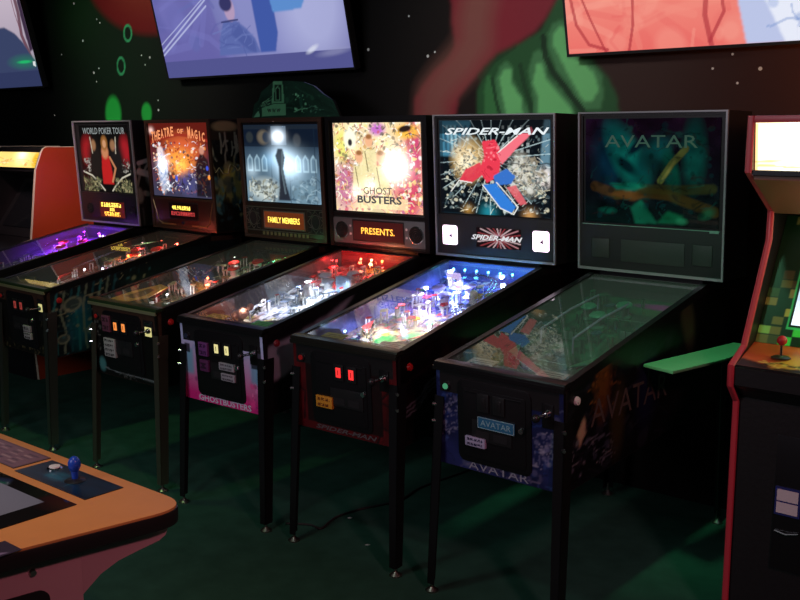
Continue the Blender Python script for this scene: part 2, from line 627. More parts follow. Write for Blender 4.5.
# middle: pale blue platform scene with people
a = Art(340, 190, (108, 112, 178), 1.78, 11)
a.vgrad((88, 84, 150), (128, 134, 196))
a.ell(.62, .45, .42, .6, (142, 146, 200), .9, 0, .8)
a.ell(.86, .42, .30, .42, (176, 180, 222), .9, 0, .8)
a.poly([(0, .1), (.38, .1), (.32, .6), (0, .6)], (104, 100, 168), .7, 6)
a.busy(26, [(88, 92, 160), (120, 120, 190), (96, 110, 176)], 0, .4, .2, 1, (.03, .12), .35)
for y0_, y1_, w_ in ((.235, .52, .0035), (.19, .50, .006), (.16, .46, .006)):
    a.line([(0, y0_), (.31, y1_)], w_, (186, 192, 230), .8)
# passengers in coats, seen from behind
a.poly([(.335, .13), (.56, .13), (.545, .22), (.50, .30), (.46, .345), (.39, .345), (.355, .25)], (92, 106, 170), 1, 2)
a.poly([(.42, .26), (.50, .15), (.54, .13), (.54, .2), (.47, .32)], (72, 86, 152), .7, 3)
a.busy(20, [(80, 92, 158), (110, 124, 186)], .36, .53, .14, .32, (.01, .03), .5, 'line')
a.ell(.435, .42, .05, .075, (178, 152, 186), .3)
a.ell(.42, .46, .06, .05, (54, 54, 100), .3)
a.line([(.38, .345), (.47, .35)], .006, (52, 58, 110), .9)
a.poly([(.56, .13), (.64, .13), (.665, .24), (.67, .5), (.56, .5)], (64, 88, 164), 1, 2)
a.poly([(.66, .37), (.80, .375), (.82, .42), (.80, .6), (.64, .6)], (92, 140, 204), 1, 2)
a.ell(.62, .55, .06, .08, (110, 140, 200), .3)
a.rect(0, 1, 0, .115, (82, 84, 142))
a.ell(.82, .125, .05, .015, (214, 218, 236), 1, .4, .8)
a.ell(.92, .10, .12, .02, (150, 152, 190), 1, .1, .5)
television(-2.92, a, 'wall television in the middle showing people in blue coats on a pale platform', 0)
# right: close red coats against white-blue
a = Art(340, 190, (226, 100, 96), 1.78, 12)
a.vgrad((234, 112, 104), (244, 156, 138), 0, .5)
a.busy(60, [(242, 146, 130), (226, 96, 94), (248, 166, 148)], 0, .5, 0, .5, (.02, .09), .3)
for p, w_ in (([(.015, .30), (.03, .14), (.065, .04), (.12, .01)], .008), ([(.04, .32), (.075, .16), (.115, 0)], .006), ([(.205, .32), (.20, .12), (.185, 0)], .007), ([(.41, .32), (.40, .14), (.415, 0)], .012), ([(.44, .3), (.45, .15), (.41, .02)], .008)):
    a.line(p, w_, (176, 52, 62), .75)
a.poly([(.505, 0), (1, 0), (1, 1), (.40, 1), (.475, .3)], (186, 196, 230), 1, 2)
a.poly([(.52, .32), (.60, .30), (.70, 0), (.60, 0)], (234, 238, 250), .9, 2)
a.busy(30, [(150, 172, 222), (226, 232, 250), (120, 150, 206)], .52, .8, .05, .4, (.008, .03), .5)
television(.28, a, 'wall television on the right showing bright salmon-red coats', 0)
# left: pale figure against dark blue
a = Art(340, 190, (176, 158, 172), 1.78, 13)
a.vgrad((150, 140, 160), (206, 190, 204))
a.line([(.955, 1), (.955, .6), (.935, .42), (.965, .24)], .022, (96, 60, 74), .9)
a.line([(.93, 1), (.925, .6), (.945, .3)], .006, (120, 70, 84), .8)
a.poly([(.98, 1), (1, 1), (1, .3), (.97, .28), (.965, .5)], (60, 44, 66), 1, 2)
a.poly([(0, 0), (1, 0), (1, .2), (.965, .26), (.93, .36), (.88, .44), (.8, .50), (.6, .48), (0, .42)], (56, 66, 100), 1, 3)
a.rect(0, 1, 0, .13, (48, 56, 92))
a.ell(.90, .205, .10, .012, (40, 220, 120), .8)  # green ellipses: a lamp's reflection painted into the picture
a.ell(.90, .205, .2, .05, (30, 130, 90), 1, 0, .5)
a.poly([(.965, .17), (.985, .16), (.99, .2), (.97, .205)], (220, 226, 226))
television(-6.32, a, 'wall television on the left, mostly cut off, pale picture above dark blue', 0)

# ================================================================== PINBALL MACHINES
W2 = .283        # half cabinet width
B2 = .349        # half backbox width
LEAN = .0644
YB = 1.164       # front of the backbox at its foot
ZB, ZT = 1.175, 1.895
zt = lambda y: .93 + .2 * y           # top line of the cabinet
zp = lambda s: .832 + (s - .05) * .21  # playfield surface


def cf(p):       # cabinet front: y is depth behind the leaning front face
    return Vector((p.x, p.y + (.93 - p.z) * LEAN, p.z))


def bb(p):       # backbox: y is depth behind its leaning front
    return Vector((p.x, YB - LEAN * (p.z - ZB) + p.y, p.z))


def pf(p):       # playfield: x across, y up-field, z height above it
    return Vector((p.x, p.y, zp(p.y) + p.z))


def rounded(x0, x1, z0, z1, r, n=5):
    pts = []
    for cx, cz, a0 in ((x1 - r, z1 - r, 0), (x0 + r, z1 - r, 90), (x0 + r, z0 + r, 180), (x1 - r, z0 + r, 270)):
        for k in range(n + 1):
            t = math.radians(a0 + 90 * k / n)
            pts.append((cx + r * math.cos(t), cz + r * math.sin(t)))
    return pts


def ribbon(mb, pts, wd, wall):
    """U-shaped ramp along (x,y,h) points"""
    n = len(pts)
    L = []
    for i, p in enumerate(pts):
        a, b = pts[max(0, i - 1)], pts[min(n - 1, i + 1)]
        d = Vector((b[0] - a[0], b[1] - a[1], 0)).normalized()
        s = Vector((-d.y, d.x, 0))
        p = Vector(p)
        L.append([p + s * wd + Vector((0, 0, wall)), p + s * wd, p - s * wd, p - s * wd + Vector((0, 0, wall))])
    V = [[mb.bm.verts.new(q) for q in r] for r in L]
    for a, b in zip(V, V[1:]):
        for i in range(3):
            mb._f([a[i], a[i + 1], b[i + 1], b[i]])


def smooth(pts, k=6):
    out = []
    P = [Vector(p) for p in pts]
    P = [P[0]] + P + [P[-1]]
    for i in range(1, len(P) - 2):
        for j in range(k):
            t = j / k
            a, b, c, d = P[i - 1], P[i], P[i + 1], P[i + 2]
            out.append(.5 * ((2 * b) + (-a + c) * t + (2 * a - 5 * b + 4 * c - d) * t * t + (-a + 3 * b - 3 * c + d) * t ** 3))
    out.append(P[-2])
    return out


def pinball(loc, rz, label, D):
    t = empty('pinball_machine', (loc[0], loc[1], 0), rz)
    tag(t, label, 'pinball machine', 'pinball machines in the row')
    body = D.get('body', BLACK)
    legm = D.get('legs', BLACKM)
    # ---- cabinet
    c = MB()
    side = [(.012, .905), (.026, .53), (1.41, .615), (1.41, 1.15), (1.16, 1.15), (.045, .925)]
    c.prism(side, -W2, -W2 + .019, 'x')
    c.prism(side, W2 - .019, W2, 'x')
    c.prism([(.0, .905), (.026, .53), (.046, .53), (.02, .905)], -W2 + .019, W2 - .019, 'x')
    c.prism([(.04, .53), (1.40, .615), (1.40, .63), (.04, .545)], -W2 + .019, W2 - .019, 'x')
    c.prism([(1.39, .62), (1.41, .62), (1.41, 1.15), (1.39, 1.15)], -W2 + .019, W2 - .019, 'x')
    c.prism([(1.165, 1.13), (1.41, 1.13), (1.41, 1.15), (1.165, 1.15)], -W2 + .019, W2 - .019, 'x')
    c.done('cabinet', t, mt=body)
    # front and side artwork
    if 'front' in D:
        D['front'].mesh('front_artwork', lambda u, v: cf(Vector((-W2 + .002 + (2 * W2 - .004) * u, -.0012, .532 + .37 * v))), ART, t)
    if 'side' in D:
        def sm(u, v):
            y = .03 + 1.36 * u
            lo = .535 + (y - .026) * .0614
            hi = min(zt(y) - .03, 1.12)
            return (W2 + .0012, y, lo + (hi - lo) * v)
        D['side'].mesh('side_artwork', sm, ART, t)
    # ---- rails, lockdown bar, glass
    for sx in (-1, 1):
        r = MB()
        xa, xb = sorted((sx * (W2 + .004), sx * (W2 - .022)))
        r.prism([(.03, zt(.03) - .012), (.03, zt(.03)), (1.155, zt(1.155)), (1.155, zt(1.155) - .012)], xa, xb, 'x')
        xa, xb = sorted((sx * (W2 + .004), sx * (W2 + .0015)))
        r.prism([(.03, zt(.03) - .035), (.03, zt(.03) - .01), (1.155, zt(1.155) - .01), (1.155, zt(1.155) - .035)], xa, xb, 'x')
        r.done('side_rail', t, mt=D.get('rail', BLACKM))
    lb = MB().use(D.get('lockbar', BLACKM))
    lb.prism([(-.008, .918), (-.008, .930), (-.003, .936), (.020, .9405), (.042, .9405), (.042, .925), (.0, .918)], -W2 - .006, W2 + .006, 'x', .002)
    lb.use(D.get('lip', D.get('lockbar', BLACKM)))
    lb.prism([(-.012, .905), (-.013, .920), (-.008, .921), (.0, .905)], -W2 - .006, W2 + .006, 'x', .001)
    lb.done('lockdown_bar', t, mt=D.get('lockbar', BLACKM))
    g = MB()
    y0, y1 = .043, 1.156
    g.prism([(y0, zt(y0) - .009), (y0, zt(y0) - .005), (y1, zt(y1) - .005), (y1, zt(y1) - .009)], -W2 + .0225, W2 - .0225, 'x')
    g.done('glass', t, mt=GLASS, smooth=False)
    # ---- legs
    for sx in (-1, 1):
        for rear in (0, 1):
            zh = .80 if not rear else .86
            yb_ = (.93 - zh) * LEAN - .006 if not rear else 1.414
            yf_ = yb_ - .022 if not rear else yb_ + .02
            l = MB()
            sgn = 1 if rear else -1
            for flange in (0, 1):
                # an angle-iron leg: two flanges meeting at the corner, tapering downward
                top, bot = [], []
                for (z, yy, xo, wd) in ((zh, yb_, 0, .062), (.035, yf_, .010, .046)):
                    X = sx * (W2 + .006 + xo)
                    if flange == 0:
                        wd = wd * .72
                        q = [(X, yy), (X - sx * wd, yy), (X - sx * wd, yy - sgn * .004), (X, yy - sgn * .004)]
                    else:
                        q = [(X, yy), (X, yy - sgn * wd), (X - sx * .004, yy - sgn * wd), (X - sx * .004, yy)]
                    (top if z > .5 else bot).extend([(a_, b_, z) for a_, b_ in q])
                va = [l.bm.verts.new(p) for p in top]
                vb = [l.bm.verts.new(p) for p in bot]
                fs = [l._f(va), l._f(vb[::-1])] + [l._f([va[i], vb[i], vb[(i + 1) % 4], va[(i + 1) % 4]]) for i in range(4)]
                bmesh.ops.recalc_face_normals(l.bm, faces=[f for f in fs if f])
            lg = l.done('leg', t, mt=legm, smooth=False)
            xx = sx * (W2 - .006 + .010)
            f = MB()
            yfoot = yf_ - sgn * .016
            f.cyl((xx, yfoot, .012), (xx, yfoot, .06), .006, n=10)
            f.lathe([(.026, 0), (.026, .006), (.012, .016), (.008, .02)], (xx, yfoot, 0), 16)
            f.done('leveler_foot', lg, mt=STEEL if D.get('shinyfoot', 1) else RUBBER)
            if not rear:
                for zz in (.765, .70):
                    bt = MB()
                    ybt = yb_ + (yf_ - yb_) * (zh - zz) / (zh - .035)
                    xo = .010 * (zh - zz) / (zh - .035)
                    X = sx * (W2 + .006 + xo)
                    bt.cyl((X - .006 * sx, ybt + .006, zz), (X + .005 * sx, ybt - .005, zz), .0085, .006, 10)
                    bt.done('leg_bolt', lg, mt=BOLT)
    # ---- coin door
    dr = MB(cf)
    dx0, dx1, dz0, dz1 = -.178, .150, .565, .885
    dr.prism(rounded(dx0, dx1, dz0, dz1, .03), -.006, -.0005, 'y', .0015)
    dr.prism(rounded(dx0 + .022, dx1 - .022, dz0 + .022, dz1 - .03, .012), -.009, -.005, 'y', .001)
    dr.box(dx0 + .04, dx1 - .04, -.0115, -.008, dz1 - .045, dz1 - .04)
    door = dr.done('coin_door', t, mt=D.get('door', BLACKM))
    cx = D.get('slotx', -.02)
    for i, sx in enumerate((-.035, .035)):
        s = MB(cf)
        s.use(BLACKP).box(cx + sx - .026, cx + sx + .026, -.016, -.009, .775, .845, .003)
        s.use(D.get('slot', BLACKP)).box(cx + sx - .013, cx + sx + .013, -.0185, -.0155, .79, .832, .002)
        s.use(BLACKP).box(cx + sx - .0015, cx + sx + .0015, -.0195, -.018, .80, .822)
        s.done('coin_slot', door)
    rb = MB(cf)
    rb.use(BLACKP).box(cx - .09, cx + .09, -.013, -.009, .66, .74, .004)
    rb.use(DARK).box(cx - .07, cx - .01, -.014, -.012, .67, .70).box(cx + .01, cx + .07, -.014, -.012, .67, .70)
    rb.done('coin_return', door)
    lk = MB(cf)
    lk.cyl((.112, -.009, .735), (.112, -.018, .735), .012, .010, 14)
    lk.use(BOLT)
    lk.done('door_lock', door)
    for st_ in D.get('stickers', []):
        x0, x1, z0, z1, cl, txt, tc = st_
        s = MB(cf)
        s.use(mat('sticker_%d_%d_%d' % cl, lin(*cl), .55)).box(x0, x1, -.0215, -.009, z0, z1, .001)
        s.use(mat('sticker_ink_%d_%d_%d' % tc, lin(*tc), .6))
        hz = z1 - z0
        for k, tx in enumerate(txt):
            nr = len(txt)
            zc_ = z1 - hz * (k + .5) / nr
            wd_ = (x1 - x0) * .40
            s.dots((x0 + x1) / 2 - wd_, (x0 + x1) / 2 + wd_, zc_ - hz * .26 / nr, zc_ + hz * .26 / nr, -.0222, k + len(tx), 3, .8)
        s.done('sticker', door)
    # ---- plunger, start button, flipper buttons
    p = MB(cf)
    p.use(D.get('plate', BLACKM)).box(.195, .243, -.005, -.001, .765, .855, .003)
    p.use(CHROME).cyl((.219, -.004, .82), (.219, -.075, .82), .006, n=12)
    p.cyl((.219, -.005, .82), (.219, -.02, .82), .016, .012, 16)
    p.use(D.get('knob', BLACKP)).ball(Vector((.219, -.082, .82)), .016)
    p.done('plunger', t)
    s = MB(cf)
    s.use(BLACKP).cyl((-.232, -.001, .845), (-.232, -.009, .845), .019, .017, 20)
    s.use(D.get('start', REDP)).cyl((-.232, -.008, .845), (-.232, -.013, .845), .012, .011, 16)
    s.done('start_button', t)
    for sx in (-1, 1):
        s = MB()
        s.use(D.get('flipbtn', REDP))
        s.cyl((sx * (W2 + .001), .085, .862), (sx * (W2 + .010), .085, .862), .017, .014, 20)
        s.cyl((sx * (W2 + .010), .085, .862), (sx * (W2 + .013), .085, .862), .009, .008, 16)
        s.done('flipper_button', t)
    if 'extras' in D:
        D['extras'](t)
    # ---- playfield
    ap = D['pf']
    ap.mesh('playfield', lambda u, v: pf(Vector((-.262 + .524 * u, .10 + 1.05 * v, 0))), ARTG, t, back=(0, 0, -.012))
    wl = MB()
    wl.use(D.get('inwall', DARK))
    for sx in (-1, 1):
        xa, xb = sorted((sx * .2625, sx * .2635))
        wl.prism([(.05, .80), (.05, zt(.05) - .012), (1.15, zt(1.15) - .012), (1.15, 1.0)], xa, xb, 'x')
    wl.done('inner_wall', t)
    apn = MB(pf)
    apn.use(D.get('apron', BLACKP))
    apn.prism([(-.262, .06), (.262, .06), (.262, .19), (.20, .21), (.09, .13), (-.09, .13), (-.20, .21), (-.262, .19)], .0, .078, 'z', .003)
    apron = apn.done('apron', t)
    for sx, cc in zip((-1, 1), D.get('cards', [(150, 150, 140)] * 2)):
        k = MB(pf)
        k.use(mat('card_%d_%d_%d' % cc, lin(*cc), .6)).box(sx * .155 - .06, sx * .155 + .06, .095, .155, .078, .080)
        k.use(INK)
        for q in range(3):
            k.box(sx * .155 - .045, sx * .155 + .045, .106 + q * .015, .109 + q * .015, .0801, .0804)
        k.done('instruction_card', apron)
    WP_ = D.get('white', WHITEP)
    # flippers
    for sx in (-1, 1):
        for (fy, fx, ln_) in [(.245, .085, .062)]:
            k = MB(pf)
            a0 = Vector((sx * fx, fy, 0))
            a1 = a0 + Vector((-sx * ln_, -.028, 0))
            k.use(D.get('flip', WP_))
            pts = []
            d = (a1 - a0).normalized()
            nrm = Vector((-d.y, d.x, 0))
            for q in range(9):
                th = PI * q / 8
                pts.append(a0 + (nrm * math.cos(th) - d * math.sin(th)) * .012)
            for q in range(9):
                th = PI * q / 8
                pts.append(a1 + (-nrm * math.cos(th) + d * math.sin(th)) * .006)
            k.prism([(q.x, q.y) for q in pts], .008, .030, 'z')
            k.done('flipper', t)
        k = MB(pf)
        k.use(D.get('sling', REDP))
        tri = [(sx * .115, .30), (sx * .185, .35), (sx * .185, .44)]
        k.prism(tri, .034, .037, 'z')
        k.use(RUBBER)
        k.tube([Vector((q[0], q[1], .018)) for q in tri + tri[:1]], .0035, 6)
        k.use(WP_)
        for q in tri:
            k.cyl((q[0], q[1], 0), (q[0], q[1], .034), .005, n=8)
        k.done('slingshot', t)
    # pop bumpers
    for (bx, by) in D.get('bumpers', [(-.12, .86), (.02, .92), (-.03, .78)]):
        k = MB(pf)
        k.use(WP_).lathe([(.030, 0), (.034, .004), (.022, .012), (.022, .045)], (bx, by, 0), 18)
        k.use(D.get('cap', REDP)).lathe([(.012, .044), (.033, .048), (.036, .054), (.030, .061), (.010, .064)], (bx, by, 0), 18)
        k.done('pop_bumper', t)
    # ramps
    for (path, wd) in D.get('ramps', []):
        k = MB(pf)
        ribbon(k, smooth(path, 6), wd, .016)
        k.done('ramp', t, mt=D.get('rampm', pane_mat('clear_ramp_plastic', (.86, .88, .9), .12)))
    for path in D.get('wires', []):
        k = MB(pf)
        P = smooth(path, 6)
        for ox in (-.011, .011):
            k.tube([q + Vector((ox, 0, 0)) for q in P], .0022, 6)
        for q in P[::3]:
            k.tube([q + Vector((-.012, 0, -.004)), q + Vector((0, 0, -.010)), q + Vector((.012, 0, -.004))], .0018, 5)
        k.done('wire_ramp', t, mt=CHROME)
    # flat plastics, targets, ornaments
    rnd = random.Random(D.get('seed', 1))
    for i in range(D.get('nplastic', 10) * 2 + 6):
        px_, py_ = rnd.uniform(-.22, .22), rnd.uniform(.42, 1.08)
        cc = rnd.choice(D['pal'])
        k = MB(pf)
        k.use(mat('plastic_%d_%d_%d' % cc, lin(*cc), .2))
        h = rnd.uniform(.03, .055)
        pts = []
        nn = rnd.choice((4, 5, 6))
        r0 = rnd.uniform(.012, .034)
        a0 = rnd.uniform(0, 6)
        for q in range(nn):
            rr = r0 * rnd.uniform(.6, 1.1)
            pts.append((max(-.255, min(.255, px_ + rr * math.cos(a0 + q * 6.283 / nn))), py_ + rr * math.sin(a0 + q * 6.283 / nn)))
        k.prism(pts, h, h + .003, 'z')
        k.use(WP_)
        for q in pts[::2]:
            k.cyl((px_ + (q[0] - px_) * .7, py_ + (q[1] - py_) * .7, 0), (px_ + (q[0] - px_) * .7, py_ + (q[1] - py_) * .7, h), .0035, n=6)
        k.done('plastic_cover', t)
    for (ox, oy, n_) in D.get('targets', [(-.1, .62, 3), (.12, .70, 3)]):
        for q in range(n_):
            k = MB(pf)
            k.use(mat('target_face', lin(*D['pal'][q % len(D['pal'])]), .3) if False else D.get('targetm', WP_))
            k.box(ox + q * .027, ox + q * .027 + .022, oy, oy + .005, 0, .032, .001)
            k.done('drop_target', t)
    if 'toy' in D:
        D['toy'](t)
    # lamps under the glass: small bulbs that really light the playfield
    for (lx, ly, lh, col, e, vis) in D.get('lamps', []):
        p_ = pf(Vector((lx, ly, lh)))
        if vis:
            k = MB(pf)
            k.use(mat('bulb_base', (.6, .6, .6), .4, 1)).cyl((lx, ly, max(0, lh - .016)), (lx, ly, lh - .004), .005, n=8)
            k.use(glow('bulb_%d_%d_%d' % tuple(int(q * 99) for q in col), col, vis)).ball(Vector((lx, ly, lh)), .0065, 10)
            k.done('bulb', t)
            p_ = p_ + Vector((0, -.012, .008))
        l = bpy.data.lights.new('playfield_lamp', 'POINT' if vis else 'SPOT')
        if not vis:
            l.spot_size, l.spot_blend = math.radians(150), .6
        l.energy = e
        l.color = col
        l.shadow_soft_size = .012
        o = bpy.data.objects.new('playfield_lamp', l)
        COL.objects.link(o)
        o.location = p_
        o.parent = t
    # rear panel inside the cabinet
    bp_ = MB()
    bp_.use(D.get('backpanel', DARK)).box(-.262, .262, 1.148, 1.153, 1.03, 1.152)
    bp_.done('back_panel', t)
    # ---- backbox
    zt_ = ZT + D.get('dz', 0)
    k = MB(bb)
    k.box(-B2, -B2 + .018, .004, .26, ZB, zt_)
    k.box(B2 - .018, B2, .004, .26, ZB, zt_)
    k.box(-B2 + .018, B2 - .018, .004, .26, zt_ - .018, zt_)
    k.box(-B2 + .018, B2 - .018, .004, .26, ZB, ZB + .018)
    k.box(-B2 + .018, B2 - .018, .245, .26, ZB + .018, zt_ - .018)
    box = k.done('backbox', t, mt=body)
    nk = MB()
    nk.box(-.25, .25, 1.19, 1.38, 1.15, 1.176)
    nk.done('backbox_neck', t, mt=BLACKM)
    if 'bbside' in D:
        D['bbside'].mesh('backbox_side_artwork', lambda u, v: bb(Vector((B2 + .001, .008 + .248 * u, ZB + .004 + (zt_ - ZB - .008) * v))), ART, box)
    fwid = D.get('fw', .0065)
    k = MB(bb)
    e_ = .002
    k.box(-B2 - e_, -B2 + fwid, -.006, .006, ZB, zt_)
    k.box(B2 - fwid, B2 + e_, -.006, .006, ZB, zt_)
    k.box(-B2 + fwid, B2 - fwid, -.006, .006, zt_ - fwid, zt_)
    k.box(-B2 + fwid, B2 - fwid, -.006, .006, ZB, ZB + D.get('fb', .012))
    k.done('trim_frame', box, mt=D.get('frame', TRIM))
    zs = D.get('split', ZB + .30 * (ZT - ZB))
    fx = D.get('inset', .03)
    k = MB(bb)
    k.box(-B2 + fwid - .002, B2 - fwid + .002, .012, .018, zs - .012, zt_ - .012)
    k.done('glass_backing', box, mt=BLACKP)
    ba = D['glass']
    top = zt_ - D.get('topin', .03)
    gl_ = ba.mesh('backglass', lambda u, v: bb(Vector((-B2 + fx + (2 * B2 - 2 * fx) * u, .008, zs + .008 + (top - zs - .008) * v))), D['glassm'], box, label=D.get('glasslabel'))
    if 'glasstext' in D:
        tm = MB(bb)
        D['glasstext'](tm, zs, top)
        tm.done('title_lettering', gl_)
    # speaker panel
    k = MB(bb)
    k.use(D.get('spk', BLACKP)).box(-B2 + fwid - .002, B2 - fwid + .002, .000, .014, ZB + .012, zs, .002)
    sp = k.done('speaker_panel', box)
    D['speaker'](sp, zs)
    # vents and bolts on the rear
    k = MB(bb)
    for q in range(6):
        k.box(-.2, .2, .259, .262, 1.6 + q * .025, 1.61 + q * .025)
    k.done('rear_vent', box, mt=DARK)
    return t


def speaker_round(sp, x, z, r, ringm, lit=None):
    k = MB(bb)
    k.use(ringm)
    pr = [(r * math.cos(2 * PI * i / 24), r * math.sin(2 * PI * i / 24)) for i in range(24)]
    k.prism([(x + a_ * 1.08, z + b_ * 1.08) for a_, b_ in pr], -.004, .001, 'y', .001)
    k.use(DARK)
    k.prism([(x + a_ * .93, z + b_ * .93) for a_, b_ in pr], -.0055, -.003, 'y')
    k.use(BLACKM)
    for rr in (.75, .5, .25):
        k.tube([(x + r * rr * math.cos(2 * PI * i / 20), -.0062, z + r * rr * math.sin(2 * PI * i / 20)) for i in range(21)], .0015, 5)
    k.done('speaker', sp)


def display(sp, x0, x1, z0, z1, bgm, lines, frame=BLACKP):
    k = MB(bb)
    k.use(frame).box(x0 - .008, x1 + .008, -.004, .001, z0 - .008, z1 + .008, .001)
    k.use(bgm).box(x0, x1, -.0055, -.0035, z0, z1)
    for (s, xr, zr, h, wd, mt_) in lines:
        if s.startswith('#'):
            xc_, zc_ = x0 + (x1 - x0) * xr, z0 + (z1 - z0) * zr
            k.use(mt_).dots(xc_ - wd / 2, xc_ + wd / 2, zc_ - h / 2, zc_ + h / 2, -.0062, len(s), 5, .72)
            continue
        k.use(mt_).text(s, x0 + (x1 - x0) * xr, -.0062, z0 + (z1 - z0) * zr, h, wd, bold=.01)
    k.done('dot_matrix_display', sp)


DOT = glow('amber_dots', (1, .52, .06), 2.2)
DOTY = glow('yellow_dots', (1, .72, .10), 2.2)
DOTR = glow('red_dots', (.9, .08, .08), .7)
DMDBG = mat('display_amber_dark', (.03, .01, .01), .3, emis=(.22, .02, .02), es=.16)
DMDBG2 = mat('display_orange_lit', (.03, .01, .01), .3, emis=(.36, .07, .01), es=.33)
LIT = art_mat('backlit_translite', 1.25, .12, .05)
LITHOT = art_mat('backlit_translite_bright', 1.7, .12, .05)
LITDIM = art_mat('backlit_translite_dim', .8, .12, .05)
UNLIT = art_mat('unlit_translite', 0, .12, 1, coat=.4)
WHITELED = (.85, .93, 1)

# ---------- 1: green-blue unlit machine (right end)
def av_toy(t):
    for (x0, y0, x1, y1) in ((-.16, .55, -.14, .98), (.02, .50, .04, .92)):
        k = MB(pf)
        k.tube([(x0, y0, .06), ((x0 + x1) / 2, (y0 + y1) / 2, .07), (x1, y1, .06)], .006, 10)
        for q in (0, 1):
            k.cyl((x0 if q else x1, y0 if q else y1, 0), (x0 if q else x1, y0 if q else y1, .06), .004, n=8)
        k.done('ramp_tube', t, mt=mat('lilac_tube', (.14, .16, .22), .15))


def av_title(tm, zs, top):
    tm.use(mat('title_pale_green', lin(96, 150, 128), .5))
    tm.text('AVATAR', .0, .0070, zs + (top - zs) * .79, .054, .44)


def av_speaker(sp, zs):
    gm = mat('smoked_speaker_cloth', (.030, .036, .030), .5)
    k = MB(bb)
    k.use(gm).box(-.13, .175, -.003, .001, 1.225, 1.325, .001)
    k.done('dot_matrix_display', sp)
    for x in (-.235, .255):
        k = MB(bb)
        k.use(gm).box(x - .045, x + .045, -.003, .001, 1.235, 1.325, .004)
        k.done('speaker', sp)
    k = MB(bb)
    k.use(mat('pale_label', (.25, .4, .34), .5)).box(.285, .325, -.003, .001, zs - .012, zs + .0, .001)
    k.box(-B2 + .02, B2 - .02, -.002, .0, zs - .004, zs - .001)
    k.done('panel_label', sp)


g = Art(130, 100, (30, 22, 34), 1.3, 3)
g.vgrad((14, 36, 38), (44, 22, 50)).noise(.5, 7)
g.ell(.20, .62, .16, .30, (16, 62, 88), 1).ell(.33, .63, .14, .34, (22, 148, 138), .7, .5)
g.ell(.50, .60, .12, .26, (18, 108, 112), .8, -.6).ell(.82, .68, .10, .30, (24, 108, 104), .8)
g.ell(.66, .48, .07, .22, (20, 118, 104), .7, .2).ell(.57, .52, .10, .2, (24, 34, 40), .9, .8, .7)
g.ell(.32, .56, .05, .12, (10, 52, 62), .8, .9).ell(.40, .74, .04, .12, (10, 40, 58), .8, -.8)
g.line([(.58, .42), (.66, .58), (.76, .72)], .030, (138, 140, 74), .9)
g.line([(.60, .44), (.68, .6)], .012, (176, 160, 90), .8)
g.line([(.08, .35), (.25, .28), (.45, .31), (.65, .29), (.8, .22), (.97, .15)], .05, (104, 72, 34), .75)
g.line([(.25, .27), (.45, .34), (.7, .34), (.95, .36)], .045, (92, 84, 42), .6)
g.poly([(.18, .28), (.35, .34), (.48, .27), (.38, .22)], (156, 96, 52), .8, 2)
g.poly([(.2, .38), (.42, .40), (.48, .37), (.38, .31), (.24, .33)], (24, 160, 136), .9, 2)
g.poly([(.36, .16), (.44, .24), (.56, .02), (.40, .0)], (28, 128, 104), .9, 2)
g.poly([(.56, .02), (.64, .14), (.75, .10), (.72, .03)], (26, 132, 96), .8, 2)
g.ell(.92, .13, .07, .04, (40, 120, 92), 1, .5, .8).ell(.74, .05, .05, .03, (50, 150, 116), .9).ell(.18, .12, .08, .03, (20, 110, 96), .9)
g.busy(170, [(16, 70, 80), (12, 26, 36), (60, 40, 40), (30, 110, 100), (8, 16, 20), (24, 90, 90)], .05, .95, .05, .95, (.008, .035), .45)
g.noise(.45, 14)
fr = Art(90, 60, (10, 14, 40), 1.5, 4)
fr.vgrad((34, 40, 88), (18, 26, 74)).noise(.5, 9)
fr.busy(120, [(34, 62, 130), (12, 18, 44), (60, 80, 140), (16, 26, 60), (90, 96, 130)], 0, 1, 0, 1, (.01, .05), .6)
fr.busy(40, [(110, 110, 150), (150, 150, 180)], .02, .18, .3, .75, (.008, .03), .5).busy(50, [(120, 120, 160), (170, 165, 190)], .78, .95, .2, .6, (.008, .03), .5)
fr.busy(30, [(90, 84, 116), (120, 110, 140)], .2, .85, .02, .16, (.02, .04), .6)
sd = Art(170, 60, (10, 9, 12), 2.6, 6)
sd.noise(.5, 10)
sd.busy(90, [(20, 24, 30), (34, 34, 44), (12, 14, 24)], 0, .6, 0, 1, (.02, .08), .7)
sd.ell(.18, .85, .10, .3, (92, 56, 24), .9).busy(50, [(120, 78, 34), (70, 44, 22), (40, 30, 24)], .12, .26, .55, .95, (.01, .03), .7)
sd.poly([(.05, .52), (.085, .66), (.095, .48), (.065, .38)], (168, 142, 118), 1, 1)
sd.busy(40, [(86, 90, 104), (54, 60, 76), (110, 112, 120)], .02, .25, .08, .45, (.01, .03), .6)
sd.C *= 1.2
sd.ell(.27, .40, .1, .32, (60, 52, 28), .9, 0, .8).ell(.44, .5, .16, .3, (26, 26, 60), .9, 0, .8).ell(.70, .86, .10, .26, (84, 84, 58), .8, .4, .8)
sd.ell(.62, .6, .12, .12, (16, 34, 28), .9)
pfa = Art(90, 170, (12, 62, 42), .5, 7)
pfa.noise(.4, 8).busy(220, [(18, 84, 58), (10, 44, 34), (26, 100, 74), (8, 30, 26), (60, 90, 50)], 0, 1, 0, 1, (.01, .06), .6)
pfa.ell(.75, .93, .12, .03, (150, 50, 130), .8)


